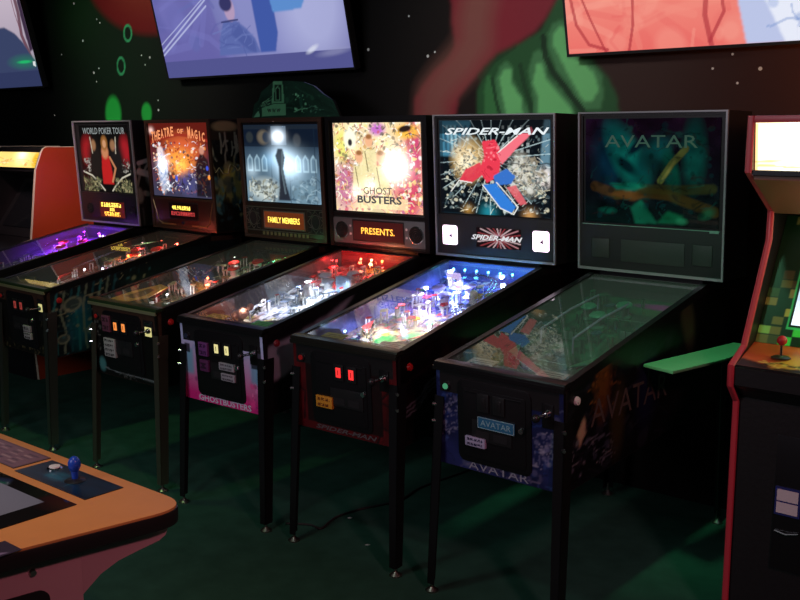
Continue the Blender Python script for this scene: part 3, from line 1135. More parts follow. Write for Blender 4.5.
def av_extra(t):
    k = MB(cf)
    k.use(mat('plaque_blue', lin(40, 92, 128), .4, emis=lin(60, 120, 150), es=.05)).box(-.075, .085, -.020, -.012, .715, .757, .002)
    k.use(mat('plaque_pale', lin(150, 190, 200), .4)).text('AVATAR', .005, -.0206, .736, .022, .135)
    for (x0, x1, z0, z1) in ((-.075, .085, .7555, .7575), (-.075, .085, .7148, .7168), (-.0755, -.0735, .7148, .7575), (.0835, .0855, .7148, .7575)):
        k.box(x0, x1, -.0212, -.0195, z0, z1)
    k.done('name_plaque', t)
    k = MB(cf)
    k.use(mat('lettering_grey', lin(150, 150, 165), .5)).text('AVATAR', 0, -.0025, .553, .032, .27)
    k.done('front_lettering', t)
    k = MB()
    k.use(mat('side_lettering_dark', lin(84, 74, 70), .5)).text('AVATAR', W2 + .0024, .50, .79, .10, .62, face='+x')
    k.done('side_lettering', t)


pinball((0, 0), -.0214, 'right-end pinball machine, dark unlit teal backglass, blue front and green playfield', dict(
    front=fr, side=sd, glass=g, glassm=UNLIT, glasstext=av_title, speaker=av_speaker, pf=pfa, extras=av_extra, toy=av_toy,
    pal=[(20, 70, 48), (24, 50, 42), (36, 84, 60), (24, 62, 70)], seed=3, nplastic=5, white=mat('dark_green_post', lin(40, 78, 62), .4), inwall=mat('green_inner_wall', lin(22, 54, 42), .5),
    flipbtn=WHITEP, start=glow('start_green', (.1, .5, .25), .5), apron=mat('green_apron', lin(36, 74, 56), .3),
    stickers=[(-.135, -.045, .635, .672, (176, 170, 200), ['NOTICE', 'NO CASH'], (40, 30, 70))],
    cap=mat('green_cap', lin(30, 110, 80), .3), sling=mat('green_sling', lin(24, 100, 70), .3), spk=mat('matte_black_panel', (.012, .012, .012), .6)))

# ---------- 2: blue-lit machine, red white and blue backglass
def sp_title(tm, zs, top):
    tm.use(glow('title_silver', (.75, .82, .85), 1.1))
    tm.text('SPIDER-MAN', .015, .0065, zs + (top - zs) * .888, .034, .60, shear=.35, bold=.02)


def sp_speaker(sp, zs):
    wl_ = mat('lit_speaker_white', (.3, .3, .3), .3, emis=(1, .74, .95), es=3.2)
    for x in (-.262, .272):
        k = MB(bb)
        k.use(wl_).prism(rounded(x - .045, x + .045, 1.235, 1.335, .012), -.003, .001, 'y')
        k.use(mat('speaker_emblem', (.05, .02, .05), .5)).prism([(x - .012, 1.275), (x + .004, 1.288), (x + .006, 1.305), (x + .012, 1.29), (x + .014, 1.27), (x, 1.278)], -.004, -.0028, 'y')
        k.done('speaker', sp)
    ar = Art(70, 30, (26, 14, 18), 2.4, 8)
    for k_ in range(22):
        an = k_ * 2 * PI / 22
        ar.line([(.52 + .05 * math.cos(an), .5 + .15 * math.sin(an)), (.52 + .5 * math.cos(an), .5 + .8 * math.sin(an))], .035, [(210, 180, 184), (150, 60, 66), (190, 130, 136)][k_ % 3], .9)
    ar.mesh('lit_emblem_panel', lambda u, v: bb(Vector((-.10 + .26 * u, -.002, 1.235 + .10 * v))), LITDIM, sp, back=(0, .004, 0))
    k = MB(bb)
    k.use(glow('small_title', (.8, .8, .82), .9)).text('SPIDER-MAN', .02, -.0032, 1.285, .026, .30, shear=.35, bold=.03)
    k.done('small_lettering', sp)


g = Art(190, 170, (10, 16, 22), 1.2, 21)
g.poly([(0, .62), (.28, .62), (.30, 1), (0, 1)], (70, 132, 160), .8, 5)
g.poly([(.06, .95), (.16, .95), (.22, .6), (.12, .6)], (150, 200, 214), .6, 4)
for i in range(7):
    g.poly([(.04 + i * .04, .95), (.06 + i * .04, .95), (.075 + i * .04, .66), (.055 + i * .04, .66)], (30, 60, 80), .7, 1)
for i in range(7):
    for j in range(5):
        g.rect(.58 + j * .055, .605 + j * .055, .55 + i * .06, .585 + i * .06, (150, 160, 160), .8 if (i * 3 + j) % 4 else .2)
g.poly([(.90, .4), (1, .4), (1, 1), (.95, 1)], (110, 150, 170), .7, 4)
for i in range(26):
    an = i * 2 * PI / 26 + .1
    g.line([(.48, .6), (.48 + .55 * math.cos(an), .6 + .6 * math.sin(an))], .005, (200, 226, 230), .55)
g.ell(.27, .58, .16, .20, (214, 180, 120), .9).ell(.25, .55, .10, .12, (250, 236, 200), .9)
g.ell(.78, .44, .12, .2, (210, 206, 190), .8, .4, .8).ell(.95, .42, .07, .1, (230, 220, 214), .9)
g.busy(420, [(200, 210, 200), (24, 34, 40), (90, 110, 110), (226, 220, 190), (60, 76, 84), (14, 18, 22)], .04, .98, .04, .55, (.005, .024), .75)
g.busy(120, [(240, 226, 190), (60, 50, 40), (190, 160, 110)], .12, .40, .42, .72, (.005, .02), .6)
g.busy(70, [(214, 214, 206), (40, 44, 48), (150, 140, 120)], .62, .97, .25, .6, (.01, .035), .7)
g.glow(.45, .03, .08, (40, 170, 190), .5).glow(.82, .02, .06, (255, 190, 110), .5).glow(.26, .05, .05, (240, 180, 80), .4)
g.busy(420, [(220, 226, 216), (20, 28, 34), (100, 120, 124), (14, 20, 26), (150, 160, 150), (40, 60, 74)], .03, .98, .05, .84, (.004, .018), .7)
# a burst of plain red and blue shards across the middle
g.poly([(.18, .36), (.30, .34), (.42, .44), (.38, .56), (.24, .48)], (214, 54, 74), .95, 1)
g.poly([(.40, .78), (.52, .80), (.58, .66), (.55, .42), (.44, .34), (.37, .48), (.42, .62)], (222, 58, 78), 1, 1)
g.poly([(.54, .66), (.72, .84), (.84, .93), (.86, .88), (.72, .72), (.58, .54)], (232, 110, 124), 1, 1)
g.poly([(.50, .42), (.62, .50), (.70, .42), (.66, .34), (.52, .32)], (54, 108, 190), 1, 1)
g.poly([(.40, .32), (.52, .34), (.70, .10), (.66, .03), (.56, .08)], (48, 120, 206), 1, 1)
g.poly([(.62, .30), (.70, .33), (.80, .14), (.74, .12)], (212, 96, 104), .9, 1)
for p in ([(.30, .34), (.18, .36), (.10, .24)], [(.40, .32), (.56, .08), (.68, .02), (.72, .10), (.53, .35)], [(.72, .84), (.54, .66)]):
    g.line(p, .006, (240, 240, 236), .8)
g.busy(26, [(250, 140, 150), (160, 24, 44)], .40, .56, .42, .78, (.008, .02), .7)
g.rect(0, 1, .86, 1, (12, 16, 20), .75)
g.rect(0, .03, 0, 1, (16, 16, 22), .6)
fr = Art(90, 60, (84, 12, 18), 1.5, 22)
fr.noise(.35, 8).busy(60, [(110, 18, 26), (60, 8, 14), (96, 14, 22)], 0, 1, 0, 1, (.02, .07), .7)
fr.rect(.12, .86, .10, 1, (14, 8, 10), .9)
for p in ([(.80, 0), (.86, .2), (.84, .5), (.97, .7)], [(.84, .5), (1, .42)], [(.02, .5), (.1, .44), (.08, .1)], [(.86, .2), (1, .14)]):
    fr.line(p, .012, (24, 6, 10), .9)
sd = Art(140, 50, (10, 5, 7), 2.6, 23)
sd.noise(.4, 9).busy(50, [(26, 8, 12), (14, 6, 8), (34, 12, 16)], 0, 1, 0, 1, (.03, .1), .7)
for o_ in (0, .05, .1):
    sd.line([(.03, .32 + o_), (.10, .36 + o_), (.13, .46 + o_), (.30, .56 + o_)], .012, (92, 92, 100), .8)
pfa = Art(180, 360, (60, 66, 110), .5, 24)
pfa.vgrad((130, 110, 100), (60, 66, 150), .2, .75).noise(.3, 8)
pfa.busy(700, [(210, 190, 150), (190, 60, 70), (40, 120, 90), (230, 220, 200), (60, 60, 110), (150, 120, 60), (30, 40, 70)], .05, .98, .08, .55, (.005, .026), .85)
pfa.busy(500, [(70, 80, 170), (110, 120, 200), (40, 44, 120), (200, 205, 230), (24, 28, 80)], 0, 1, .5, 1, (.005, .026), .85)
pfa.ell(.42, .22, .05, .05, (20, 150, 80), .6).ell(.62, .3, .05, .04, (24, 150, 90), .6)


def sp_toy(t):
    k = MB(pf)
    k.use(WHITEP).cyl((.12, .8, .0), (.12, .8, .05), .03, .02, 16)
    k.ball(Vector((.12, .8, .065)), .022)
    k.done('ball_magnet_post', t)


def sp_extra(t):
    k = MB(cf)
    k.use(mat('lettering_dull', lin(92, 84, 86), .5)).text('SPIDER-MAN', -.0, -.0025, .550, .020, .34, shear=.3, bold=.02)
    k.done('front_lettering', t)


pinball((-.7703, .0073), .0317, 'pinball machine glowing blue under glass, red front panel, bright red-and-blue burst backglass', dict(
    dz=0, front=fr, side=sd, glass=g, glassm=art_mat('backlit_sp', 1.15, .12, .05), glasstext=sp_title, speaker=sp_speaker, pf=pfa, toy=sp_toy, extras=sp_extra,
    spk=mat('matte_black_panel', (.012, .012, .012), .6),
    pal=[(200, 60, 70), (60, 90, 190), (220, 215, 200), (50, 160, 110), (210, 180, 60)], seed=8, nplastic=16,
    slot=glow('coin_red', (1, .03, .03), 1.3), slotx=.02, flipbtn=REDP, lockbar=mat('olive_black_bar', (.03, .03, .024), .3, .5),
    stickers=[(-.145, -.055, .645, .695, (220, 150, 40), ['NOTICE', 'PLEASE PAY'], (120, 60, 10))],
    cards=[(150, 160, 60), (200, 200, 190)], apron=mat('blue_apron', lin(50, 54, 90), .3),
    ramps=[([(-.17, .40, .02), (-.18, .7, .05), (-.12, .98, .055), (.02, 1.04, .055)], .02), ([(.10, .45, .02), (.16, .75, .06), (.20, .98, .07)], .024)],
    wires=[[(.0, 1.02, .08), (.14, .95, .08), (.21, .7, .07), (.20, .42, .05), (.17, .3, .04)]],
    backpanel=mat('blue_back_panel', lin(60, 80, 170), .4), inwall=mat('blue_inner_wall', lin(84, 92, 150), .35), cap=mat('lavender_cap', lin(170, 170, 225), .3),
    lamps=[(-.20 + .07 * i, 1.10, .065, (.15, .75, 1), .10, 9) for i in range(7)] +
          [(-.1, .36, .09, (1, .9, .72), 2.2, 0), (.12, .42, .09, (1, .92, .8), 2.2, 0), (.0, .6, .09, (.85, .85, 1), 2.4, 0), (.0, .85, .10, (.38, .42, 1), 5.5, 0), (.15, 1.0, .10, (.3, .5, 1), 3.5, 0), (-.15, 1.0, .10, (.3, .45, 1), 4.5, 0), (-.12, .75, .1, (.45, .5, 1), 2.5, 0), (-.18, .62, .09, (.5, .55, 1), 1.6, 0), (-.18, .36, .09, (.5, .6, 1), 1.2, 0), (-.2, .25, .05, (.4, .7, 1), .12, 6)]))

# ---------- 3: white and red-lit machine, brightest backglass
def gb_title(tm, zs, top):
    h = top - zs
    tm.use(glow('title_dark_grey', (.10, .10, .12), .6))
    tm.text('GHOST', .0, .0065, zs + h * .255, .038, .20, bold=.0)
    tm.text('BUSTERS', .01, .0065, zs + h * .155, .042, .31, bold=.03)


def gb_speaker(sp, zs):
    k = MB(bb)
    k.use(mat('grey_speaker_bezel', lin(120, 122, 124), .35, .4)).prism(rounded(-.325, .325, ZB + .022, zs - .030, .012), -.003, .001, 'y', .001)
    k.use(BLACKM).box(-.325, .325, -.002, .001, zs - .024, zs - .004)
    k.done('speaker_bezel', sp)
    for x in (-.262, .262):
        k_ = ZB + .092
        speaker_round(sp, x, k_, .046, CHROME)
    display(sp, -.175, .175, ZB + .045, ZB + .150, DMDBG, [('PRESENTS.', .5, .5, .036, .235, glow('orange_dots', (1, .42, .05), 2.4))])
    k = MB(bb)
    k.use(WHITEP)
    for x in (-.198, .198):
        for z in (ZB + .075, ZB + .12):
            k.cyl((x, -.002, z), (x, -.005, z), .007, n=10)
    k.done('bezel_screws', sp)


g = Art(190, 170, (236, 214, 170), 1.2, 31)
g.noise(.3, 9)
g.ell(.85, .3, .2, .45, (206, 70, 96), .9).ell(.92, .7, .1, .4, (196, 70, 110), .8).ell(.85, .9, .16, .08, (240, 180, 70), .7)
g.ell(.12, .3, .14, .3, (190, 120, 150), .9).ell(.1, .75, .1, .18, (226, 222, 120), .8).ell(.52, .93, .1, .07, (190, 110, 190), .8)
g.busy(800, [(250, 246, 226), (60, 50, 44), (236, 220, 140), (190, 90, 90), (250, 250, 246), (120, 100, 80), (200, 150, 80), (70, 80, 70)], 0, 1, .1, 1, (.005, .026), .75)
g.busy(280, [(250, 240, 200), (210, 80, 110), (130, 60, 90), (250, 210, 130), (180, 110, 150)], 0, 1, 0, .35, (.005, .024), .7)
g.ell(.20, .82, .09, .11, (240, 240, 214), .4).ell(.2, .78, .03, .04, (50, 44, 50), .5).ell(.83, .93, .09, .035, (40, 26, 24), .5, .2)
for (cx, cy) in ((.30, .62), (.42, .80), (.55, .62)):
    g.ell(cx, cy, .055, .07, (226, 170, 130), .4).ell(cx, cy + .045, .045, .028, (150, 100, 60), .7).poly([(cx - .09, cy - .36), (cx + .09, cy - .36), (cx + .07, cy - .1), (cx - .07, cy - .1)], (226, 214, 160), .8, 2)
    g.line([(cx - .05, cy - .12), (cx - .02, cy - .34)], .007, (100, 84, 50), .8)
g.glow(.72, .52, .15, (255, 246, 226), 2.4).glow(.25, .22, .08, (255, 240, 220), .8).glow(.42, .30, .09, (255, 250, 220), .8)
g.rect(.27, .84, .04, .16, (250, 236, 180), .6)
fr = Art(90, 60, (140, 60, 110), 1.5, 32)
fr.vgrad((176, 30, 104), (150, 158, 190), .1, .85)
fr.poly([(0, .34), (.14, .34), (.14, .7), (0, .6)], (74, 140, 160), .8, 3).poly([(.84, .4), (1, .3), (1, .62), (.84, .62)], (84, 140, 166), .8, 3)
fr.busy(60, [(206, 60, 130), (150, 30, 90), (220, 120, 170), (110, 30, 80)], 0, 1, 0, .4, (.01, .04), .6).busy(40, [(190, 196, 214), (120, 130, 170)], 0, 1, .6, 1, (.01, .04), .5)
fr.C *= 1.9
fr.rect(.85, .97, .58, .86, (20, 20, 26), .9).rect(.04, .11, .62, .74, (16, 16, 24), .9)
sd = Art(140, 50, (12, 10, 16), 2.6, 33)
sd.poly([(0, .40), (0, .86), (.10, .84), (.30, .90), (.44, 1.0), (.24, .62), (.08, .42)], (150, 152, 166), .95, 2)
sd.poly([(.1, .2), (.3, .1), (.35, .4), (.15, .4)], (60, 48, 96), .6, 4)
pfa = Art(180, 360, (190, 190, 200), .5, 34)
pfa.noise(.3, 8).busy(800, [(240, 242, 250), (60, 70, 90), (150, 160, 190), (30, 34, 44), (210, 214, 226), (110, 130, 170)], 0, 1, .1, .72, (.005, .026), .85)
pfa.busy(360, [(190, 40, 40), (120, 20, 24), (220, 120, 110), (60, 14, 20), (150, 150, 160)], 0, 1, .66, 1, (.005, .026), .85)
pfa.busy(40, [(200, 150, 130), (170, 160, 60), (120, 80, 70)], 0, .6, .08, .25, (.02, .05), .8)


def gb_toy(t):
    k = MB(pf)
    k.use(WHITEP).lathe([(.02, 0), (.03, .02), (.026, .045), (.018, .06), (.02, .075), (.008, .09)], (-.03, .62, 0), 14)
    k.done('ghost_shaped_toy', t)
    k = MB(pf)
    k.use(mat('pale_arch_plastic', lin(160, 190, 220), .2))
    k.box(.02, .11, .78, .80, .0, .085, .004).box(.03, .10, .775, .78, .015, .07, .002)
    k.done('storefront_toy', t)
    k = MB(pf)
    k.use(mat('pink_figure_plastic', lin(200, 150, 140), .4)).ball(Vector((-.12, .26, .055)), .03).ball(Vector((-.09, .28, .08)), .018).ball(Vector((-.16, .25, .04)), .024)
    k.done('lumpy_pink_toy', t)


def gb_extra(t):
    k = MB(cf)
    k.use(mat('lettering_pale', lin(225, 215, 235), .5)).text('GHOSTBUSTERS', .0, -.0025, .551, .030, .36, bold=.03)
    k.done('front_lettering', t)


gl_bright = art_mat('backlit_gb', 1.25, .12, .05)
pinball((-1.5202, -.0143), .0246, 'pinball machine with pink and lavender front, blazing cream backglass above a round-speaker panel', dict(
    front=fr, side=sd, glass=g, glassm=gl_bright, glasstext=gb_title, speaker=gb_speaker, pf=pfa, toy=gb_toy, extras=gb_extra, frame=BLACKM, fw=.026, fb=.012, inset=.045, topin=.035, split=ZB + .195,
    spk=mat('dark_grey_panel', (.03, .03, .028), .4, .3),
    pal=[(220, 225, 240), (160, 180, 220), (200, 60, 60), (90, 110, 150), (240, 240, 230)], seed=5, nplastic=18,
    slot=glow('coin_yellow', (.9, .8, .35), .9), slotx=.02, flipbtn=mat('dark_red_button', (.25, .02, .03), .3), start=mat('navy_button', (.03, .04, .08), .3),
    stickers=[(-.135, -.075, .765, .83, (120, 60, 130), ['O', 'O'], (60, 20, 70)), (-.135, -.075, .69, .745, (96, 40, 90), ['O'], (50, 20, 50)), (.0, .10, .715, .75, (170, 165, 172), ['CREDIT', 'ONLY'], (90, 80, 90)), (.01, .10, .665, .70, (165, 160, 168), ['COIN', 'RETURN'], (90, 80, 90))],
    cards=[(170, 160, 60), (60, 190, 90)], apron=mat('dark_apron', lin(34, 34, 36), .3),
    ramps=[([(-.15, .45, .02), (-.18, .75, .06), (-.1, 1.0, .07), (.05, 1.03, .07), (.16, .9, .065)], .024), ([(.05, .5, .02), (.0, .8, .05), (-.06, .95, .06)], .022)],
    wires=[[(.16, .9, .07), (.21, .7, .07), (.20, .42, .05), (.17, .3, .04)]],
    backpanel=mat('red_back_panel', lin(150, 34, 38), .4), inwall=mat('grey_inner_wall', lin(96, 96, 108), .35), cap=mat('pale_cap', lin(200, 210, 230), .3), sling=mat('white_sling', lin(200, 205, 220), .3),
    lamps=[(-.06, 1.08, .075, (1, .12, .05), .35, 22), (.015, 1.08, .075, (1, .35, .15), .35, 26), (.09, 1.08, .075, (1, .16, .03), .35, 22), (-.22, 1.06, .06, (1, .03, .03), .4, 8), (.2, .95, .09, (1, .05, .05), 1.0, 0), (-.18, .98, .09, (1, .05, .05), 1.0, 0),
           (-.1, .42, .09, (.9, .9, 1), 1.6, 0), (.1, .5, .09, WHITELED, 2.2, 0), (.02, .68, .09, WHITELED, 2.0, 0), (-.14, .72, .09, WHITELED, 2.0, 0), (.14, .74, .09, (.85, .9, 1), 1.1, 0), (-.1, .24, .09, (1, .8, .6), .25, 0)]))

# ---------- 4: dark walnut machine with cold blue-white house backglass
def ad_speaker(sp, zs):
    fil = mat('filigree_silver', lin(120, 122, 112), .35, .5)
    for x in (-.265, .265):
        k = MB(bb)
        k.use(DARK).prism(rounded(x - .062, x + .062, ZB + .055, ZB + .185, .012), -.003, .001, 'y')
        k.use(fil)
        q = [(x - .062, ZB + .12), (x, ZB + .185), (x + .062, ZB + .12), (x, ZB + .055)]
        k.tube([(a_, -.004, b_) for a_, b_ in q + q[:1]], .0022, 5)
        for sx in (-1, 1):
            for sz in (-1, 1):
                k.tube([(x + sx * .062, -.004, ZB + .12 + sz * .062), (x + sx * .035, -.004, ZB + .12 + sz * .058), (x + sx * .03, -.004, ZB + .12 + sz * .035), (x + sx * .055, -.004, ZB + .12 + sz * .03)], .002, 5)
        k.tube([(x + .034 * math.cos(i * PI / 9), -.004, ZB + .12 + .042 * math.sin(i * PI / 9)) for i in range(19)], .0018, 5)
        k.done('speaker', sp)
    k = MB(bb)
    k.use(fil)
    for z in (ZB + .19, ZB + .048):
        k.tube([(-.325, -.004, z), (.325, -.004, z)], .0025, 5)
    k.tube([(-.327, -.004, ZB + .048), (-.327, -.004, ZB + .19)], .0025, 5).tube([(.327, -.004, ZB + .048), (.327, -.004, ZB + .19)], .0025, 5)
    k.use(mat('tan_dentil', lin(120, 112, 78), .5))
    for i in range(12):
        k.box(-.19 + i * .034, -.17 + i * .034, -.003, .001, ZB + .022, ZB + .042)
    k.done('filigree', sp)
    display(sp, -.165, .17, ZB + .068, ZB + .165, DMDBG2, [('FAMILY MEMBERS', .5, .5, .036, .27, DOTY)], fil)


g = Art(130, 130, (16, 30, 52), 1.0, 41)
g.vgrad((110, 140, 160), (14, 28, 48), 0, .8).noise(.25, 8)
g.rect(0, 1, .72, .94, (14, 22, 36), .8)
g.rect(0, 1, .94, 1, (26, 34, 44), .9)
for i, x in enumerate((.03, .13, .23, .68, .78, .88)):
    g.poly([(x, .40), (x + .075, .40), (x + .075, .56), (x + .037, .62), (x, .56)], (150, 180, 196), .9, 1)
    g.poly([(x + .015, .42), (x + .06, .42), (x + .06, .55), (x + .037, .59), (x + .015, .55)], (40, 70, 96), .7, 1)
g.ell(.08, .84, .05, .07, (40, 46, 50), .4).ell(.27, .84, .08, .09, (96, 88, 76), .5).ell(.31, .84, .05, .07, (40, 50, 66), .4).ell(.72, .80, .05, .08, (56, 60, 66), .5)
g.rect(.38, .58, .74, .98, (120, 140, 160), .6)
for x in (.36, .60, .94):
    g.line([(x, 0), (x, .95)], .006, (20, 34, 50), .7)
g.ell(.25, .15, .18, .14, (196, 206, 200), .9, 0, .8).ell(.80, .14, .14, .16, (110, 140, 156), .9, 0, .7)
g.busy(90, [(210, 216, 206), (80, 84, 80), (150, 150, 130), (40, 48, 56)], .04, .42, .02, .30, (.01, .035), .7).busy(60, [(150, 176, 190), (50, 74, 92), (90, 110, 120)], .62, .98, .02, .34, (.01, .035), .6)
g.glow(.47, .85, .07, (235, 245, 255), 2.2).glow(.60, .48, .16, (200, 230, 250), 1.6).glow(.48, .62, .12, (200, 225, 245), .9).glow(.35, .55, .1, (120, 180, 220), .5).glow(.08, .4, .08, (180, 200, 210), .6)
g.poly([(.43, .03), (.60, .03), (.55, .22), (.52, .44), (.55, .58), (.52, .70), (.46, .70), (.42, .60), (.46, .45), (.46, .22)], (30, 30, 40), .95, 2)
g.line([(.52, .66), (.50, .40), (.53, .12)], .012, (110, 130, 140), .5)
fr = Art(90, 60, (10, 9, 8), 1.5, 42)
fr.noise(.3, 8).ell(.10, .14, .08, .10, (60, 110, 110), .6).line([(.14, .1), (.35, .07), (.95, .06)], .012, (104, 112, 112), .8)
fr.C *= 1.5
fr.busy(26, [(110, 112, 104), (70, 74, 70)], .38, .62, .02, .16, (.01, .03), .9).busy(46, [(90, 92, 84), (40, 42, 38)], 0, .12, .3, 1, (.008, .03), .8)
sd = Art(140, 50, (9, 8, 8), 2.6, 43)
sd.noise(.3, 8).busy(40, [(20, 18, 16), (30, 28, 22)], 0, 1, 0, 1, (.02, .06), .6)
pfa = Art(130, 260, (60, 66, 54), .5, 44)
pfa.noise(.3, 8).busy(500, [(90, 96, 76), (40, 40, 34), (120, 90, 60), (60, 84, 70), (150, 140, 110), (24, 24, 20)], 0, 1, .1, 1, (.005, .026), .8)
bs = Art(40, 90, (14, 12, 10), .35, 45)
bs.busy(30, [(40, 36, 26), (26, 30, 26)], 0, 1, 0, 1, (.02, .06), .7)


def ad_extra(t):
    k = MB(cf)
    k.use(BLACKP).box(.172, .25, -.006, -.001, .785, .872, .003)
    k.use(mat('yellow_lit_window', (.3, .28, .1), .4, emis=(.85, .78, .32), es=.7)).box(.185, .238, -.008, -.005, .79, .838, .002)
    k.use(CHROME).box(.19, .236, -.009, -.006, .85, .862, .002)
    k.done('ball_release_button', t)
    k = MB(pf)
    k.use(mat('orange_card', lin(216, 150, 66), .5)).prism([(-.24, .10), (-.10, .09), (-.02, .18), (-.06, .34), (-.15, .36), (-.22, .22)], .081, .084, 'z')
    k.use(mat('card_brown', lin(130, 84, 40), .5)).prism([(-.19, .15), (-.10, .14), (-.07, .19), (-.10, .28), (-.15, .29)], .0842, .0846, 'z')
    k.done('orange_rules_plate', t)


pinball((-2.301, .0035), .0039, 'dark walnut pinball machine with a cold blue-white house backglass and yellow-lit lockdown bar', dict(
    body=WOODD, front=fr, side=sd, glass=g, glassm=art_mat('backlit_ad', 1.15, .12, .05), speaker=ad_speaker, pf=pfa, extras=ad_extra, bbside=bs, frame=WOODD, fw=.026, fb=.02, inset=.035, topin=.04, split=ZB + .215,
    spk=mat('brown_speaker_panel', lin(44, 34, 26), .4), legs=BRONZE, lockbar=mat('dark_green_bar', lin(44, 62, 40), .3, .3), lip=GOLDHI,
    pal=[(120, 110, 80), (160, 60, 40), (90, 110, 90), (190, 180, 150)], seed=12, nplastic=12,
    slot=glow('coin_orange', (1, .3, .06), 1.0), slotx=-.02, stickers=[(-.165, -.10, .775, .86, (110, 60, 80), ['+', '+'], (60, 30, 40)), (-.165, -.07, .64, .74, (170, 170, 165), ['FREE', 'PLAY', 'NO', 'COINS'], (60, 60, 60))],
    cards=[(110, 100, 60), (60, 90, 50)], apron=mat('olive_apron', lin(40, 52, 30), .35),
    ramps=[([(-.16, .5, .02), (-.17, .8, .06), (-.08, 1.0, .07), (.1, 1.0, .07)], .024)], wires=[[(.1, 1.0, .07), (.2, .8, .07), (.2, .45, .05)]],
    lamps=[(-.02, .58, .06, (1, .12, .04), .9, 20), (.17, 1.0, .06, (.1, 1, .35), .35, 14), (-.02, .30, .06, (.9, .95, 1), .35, 5), (.1, .45, .09, (1, .8, .55), .4, 0), (-.1, .85, .09, (.85, 1, .8), .5, 0), (.1, .7, .09, (1, .8, .6), .35, 0), (.0, .42, .09, (1, .9, .8), .5, 0)]))

# ---------- 5: magic-show machine
def to_title(tm, zs, top):
    h = top - zs
    tm.use(glow('title_orange', (1, .35, .14), 1.0))
    s = 'THEATRE OF MAGIC'
    n = len(s)
    for i, ch in enumerate(s):
        if ch == ' ':
            continue
        u = (i + .5) / n
        big = ch in 'TM' and i in (0, 11)
        tm.text(ch, -B2 + .05 + (2 * B2 - .11) * u, .0065, zs + h * (.80 + .09 * math.sin(PI * u)), .075 if big else (.060 if i not in (8, 9) else .03), .009 if ch == 'I' else .030, bold=.03)


def to_speaker(sp, zs):
    k = MB(bb)
    k.use(mat('red_walnut_panel', lin(58, 30, 26), .35))
    k.prism([(-.325, zs - .012), (-.325, ZB + .09), (-.28, ZB + .05), (-.12, ZB + .035), (.12, ZB + .035), (.28, ZB + .05), (.325, ZB + .09), (.325, zs - .012)], -.002, .001, 'y', .001)
    k.use(mat('pale_gold_line', lin(150, 130, 84), .35, .6))
    k.tube([(-.325, -.003, zs - .02), (-.30, -.003, ZB + .12), (-.28, -.003, ZB + .055), (-.22, -.003, ZB + .03)], .003, 5)
    k.tube([(.325, -.003, zs - .02), (.30, -.003, ZB + .12), (.28, -.003, ZB + .055), (.22, -.003, ZB + .03)], .003, 5)
    for sx in (-1, 1):
        k.box(*sorted((sx * .09, sx * .25)), -.004, .0, ZB + .026, ZB + .036)
    k.use(CHROME).cyl((0, -.001, ZB + .045), (0, -.008, ZB + .045), .011, n=12)
    k.done('wood_trim', sp)
    display(sp, -.15, .16, ZB + .075, ZB + .175, mat('display_dark', (.012, .004, .004), .3), [('#1', .45, .70, .026, .20, DOTY), ('#12', .5, .32, .026, .26, DOTR)])


g = Art(160, 160, (24, 10, 12), 1.0, 51)
g.rect(0, 1, 0, 1, (36, 14, 14), 1)
g.vgrad((60, 60, 84), (96, 26, 18), .1, .75, .8)
g.ell(.55, .62, .3, .22, (200, 90, 50), .9).ell(.48, .48, .22, .16, (236, 150, 60), .9)
g.busy(480, [(250, 210, 170), (226, 130, 60), (150, 40, 30), (60, 60, 90), (230, 230, 240), (40, 20, 24), (190, 90, 60)], .05, .95, .05, .76, (.006, .024), .8)
g.ell(.19, .35, .07, .26, (206, 216, 236), .7, 0, .85).ell(.17, .62, .05, .06, (220, 200, 200), .5).busy(40, [(240, 246, 255), (120, 140, 180)], .1, .3, .05, .6, (.01, .03), .7)
g.ell(.62, .18, .17, .16, (70, 70, 110), .7).busy(40, [(230, 226, 236), (60, 60, 130), (30, 26, 40)], .45, .85, .02, .32, (.01, .03), .8)
g.poly([(.74, .02), (.98, .02), (.96, .5), (.86, .62), (.76, .45)], (24, 18, 24), .9, 3).ell(.87, .63, .04, .05, (190, 130, 110), .5)
g.ell(.42, .25, .02, .04, (50, 80, 200), .5).ell(.94, .4, .02, .03, (60, 80, 200), .5).ell(.96, .28, .02, .03, (250, 150, 60), .5)
g.glow(.20, .45, .09, (230, 235, 255), .9).glow(.5, .42, .1, (255, 170, 80), .8).glow(.04, .9, .04, (255, 220, 210), .8)
g.line([(.04, .74), (.25, .80), (.5, .84), (.75, .82), (.97, .76)], .02, (140, 40, 30), .8)
fr = Art(90, 60, (16, 15, 12), 1.5, 52)
fr.noise(.3, 8).busy(60, [(70, 66, 44), (34, 34, 24), (100, 92, 62)], .0, 1, 0, .14, (.01, .03), .8).busy(30, [(90, 86, 64), (40, 38, 28)], .86, 1, 0, 1, (.01, .03), .8)
sd = Art(170, 60, (10, 18, 20), 2.6, 53)
sd.noise(.4, 12)
sd.ell(.13, .42, .14, .34, (22, 66, 76), .8)
for k_ in range(9):
    x = .02 + k_ * .035
    sd.line([(x, .04), (x + .012 * math.sin(k_), .35), (x - .012, .65), (x + .01, .96)], .014, [(34, 86, 88), (86, 92, 76), (22, 56, 62)][k_ % 3], .8)
for (cx, cy, r) in ((.10, .74, .12), (.05, .25, .08), (.2, .3, .1)):
    for q in (1, .7):
        sd.ell(cx, cy, r * q, r * q * .9, (96, 98, 80) if q == 1 else (14, 34, 40), .2, 0, .8)
sd.busy(140, [(70, 80, 70), (16, 40, 46), (40, 76, 80), (110, 104, 80)], 0, .5, 0, 1, (.006, .03), .7)
sd.C *= 2.2
bs = Art(50, 110, (16, 16, 14), .35, 54)
bs.ell(.45, .94, .14, .05, (120, 104, 70), .4).rect(0, 1, .82, .90, (44, 34, 24), .8)
bs.busy(26, [(120, 124, 104), (30, 34, 32)], 0, 1, .66, .82, (.02, .05), .8, 'line')
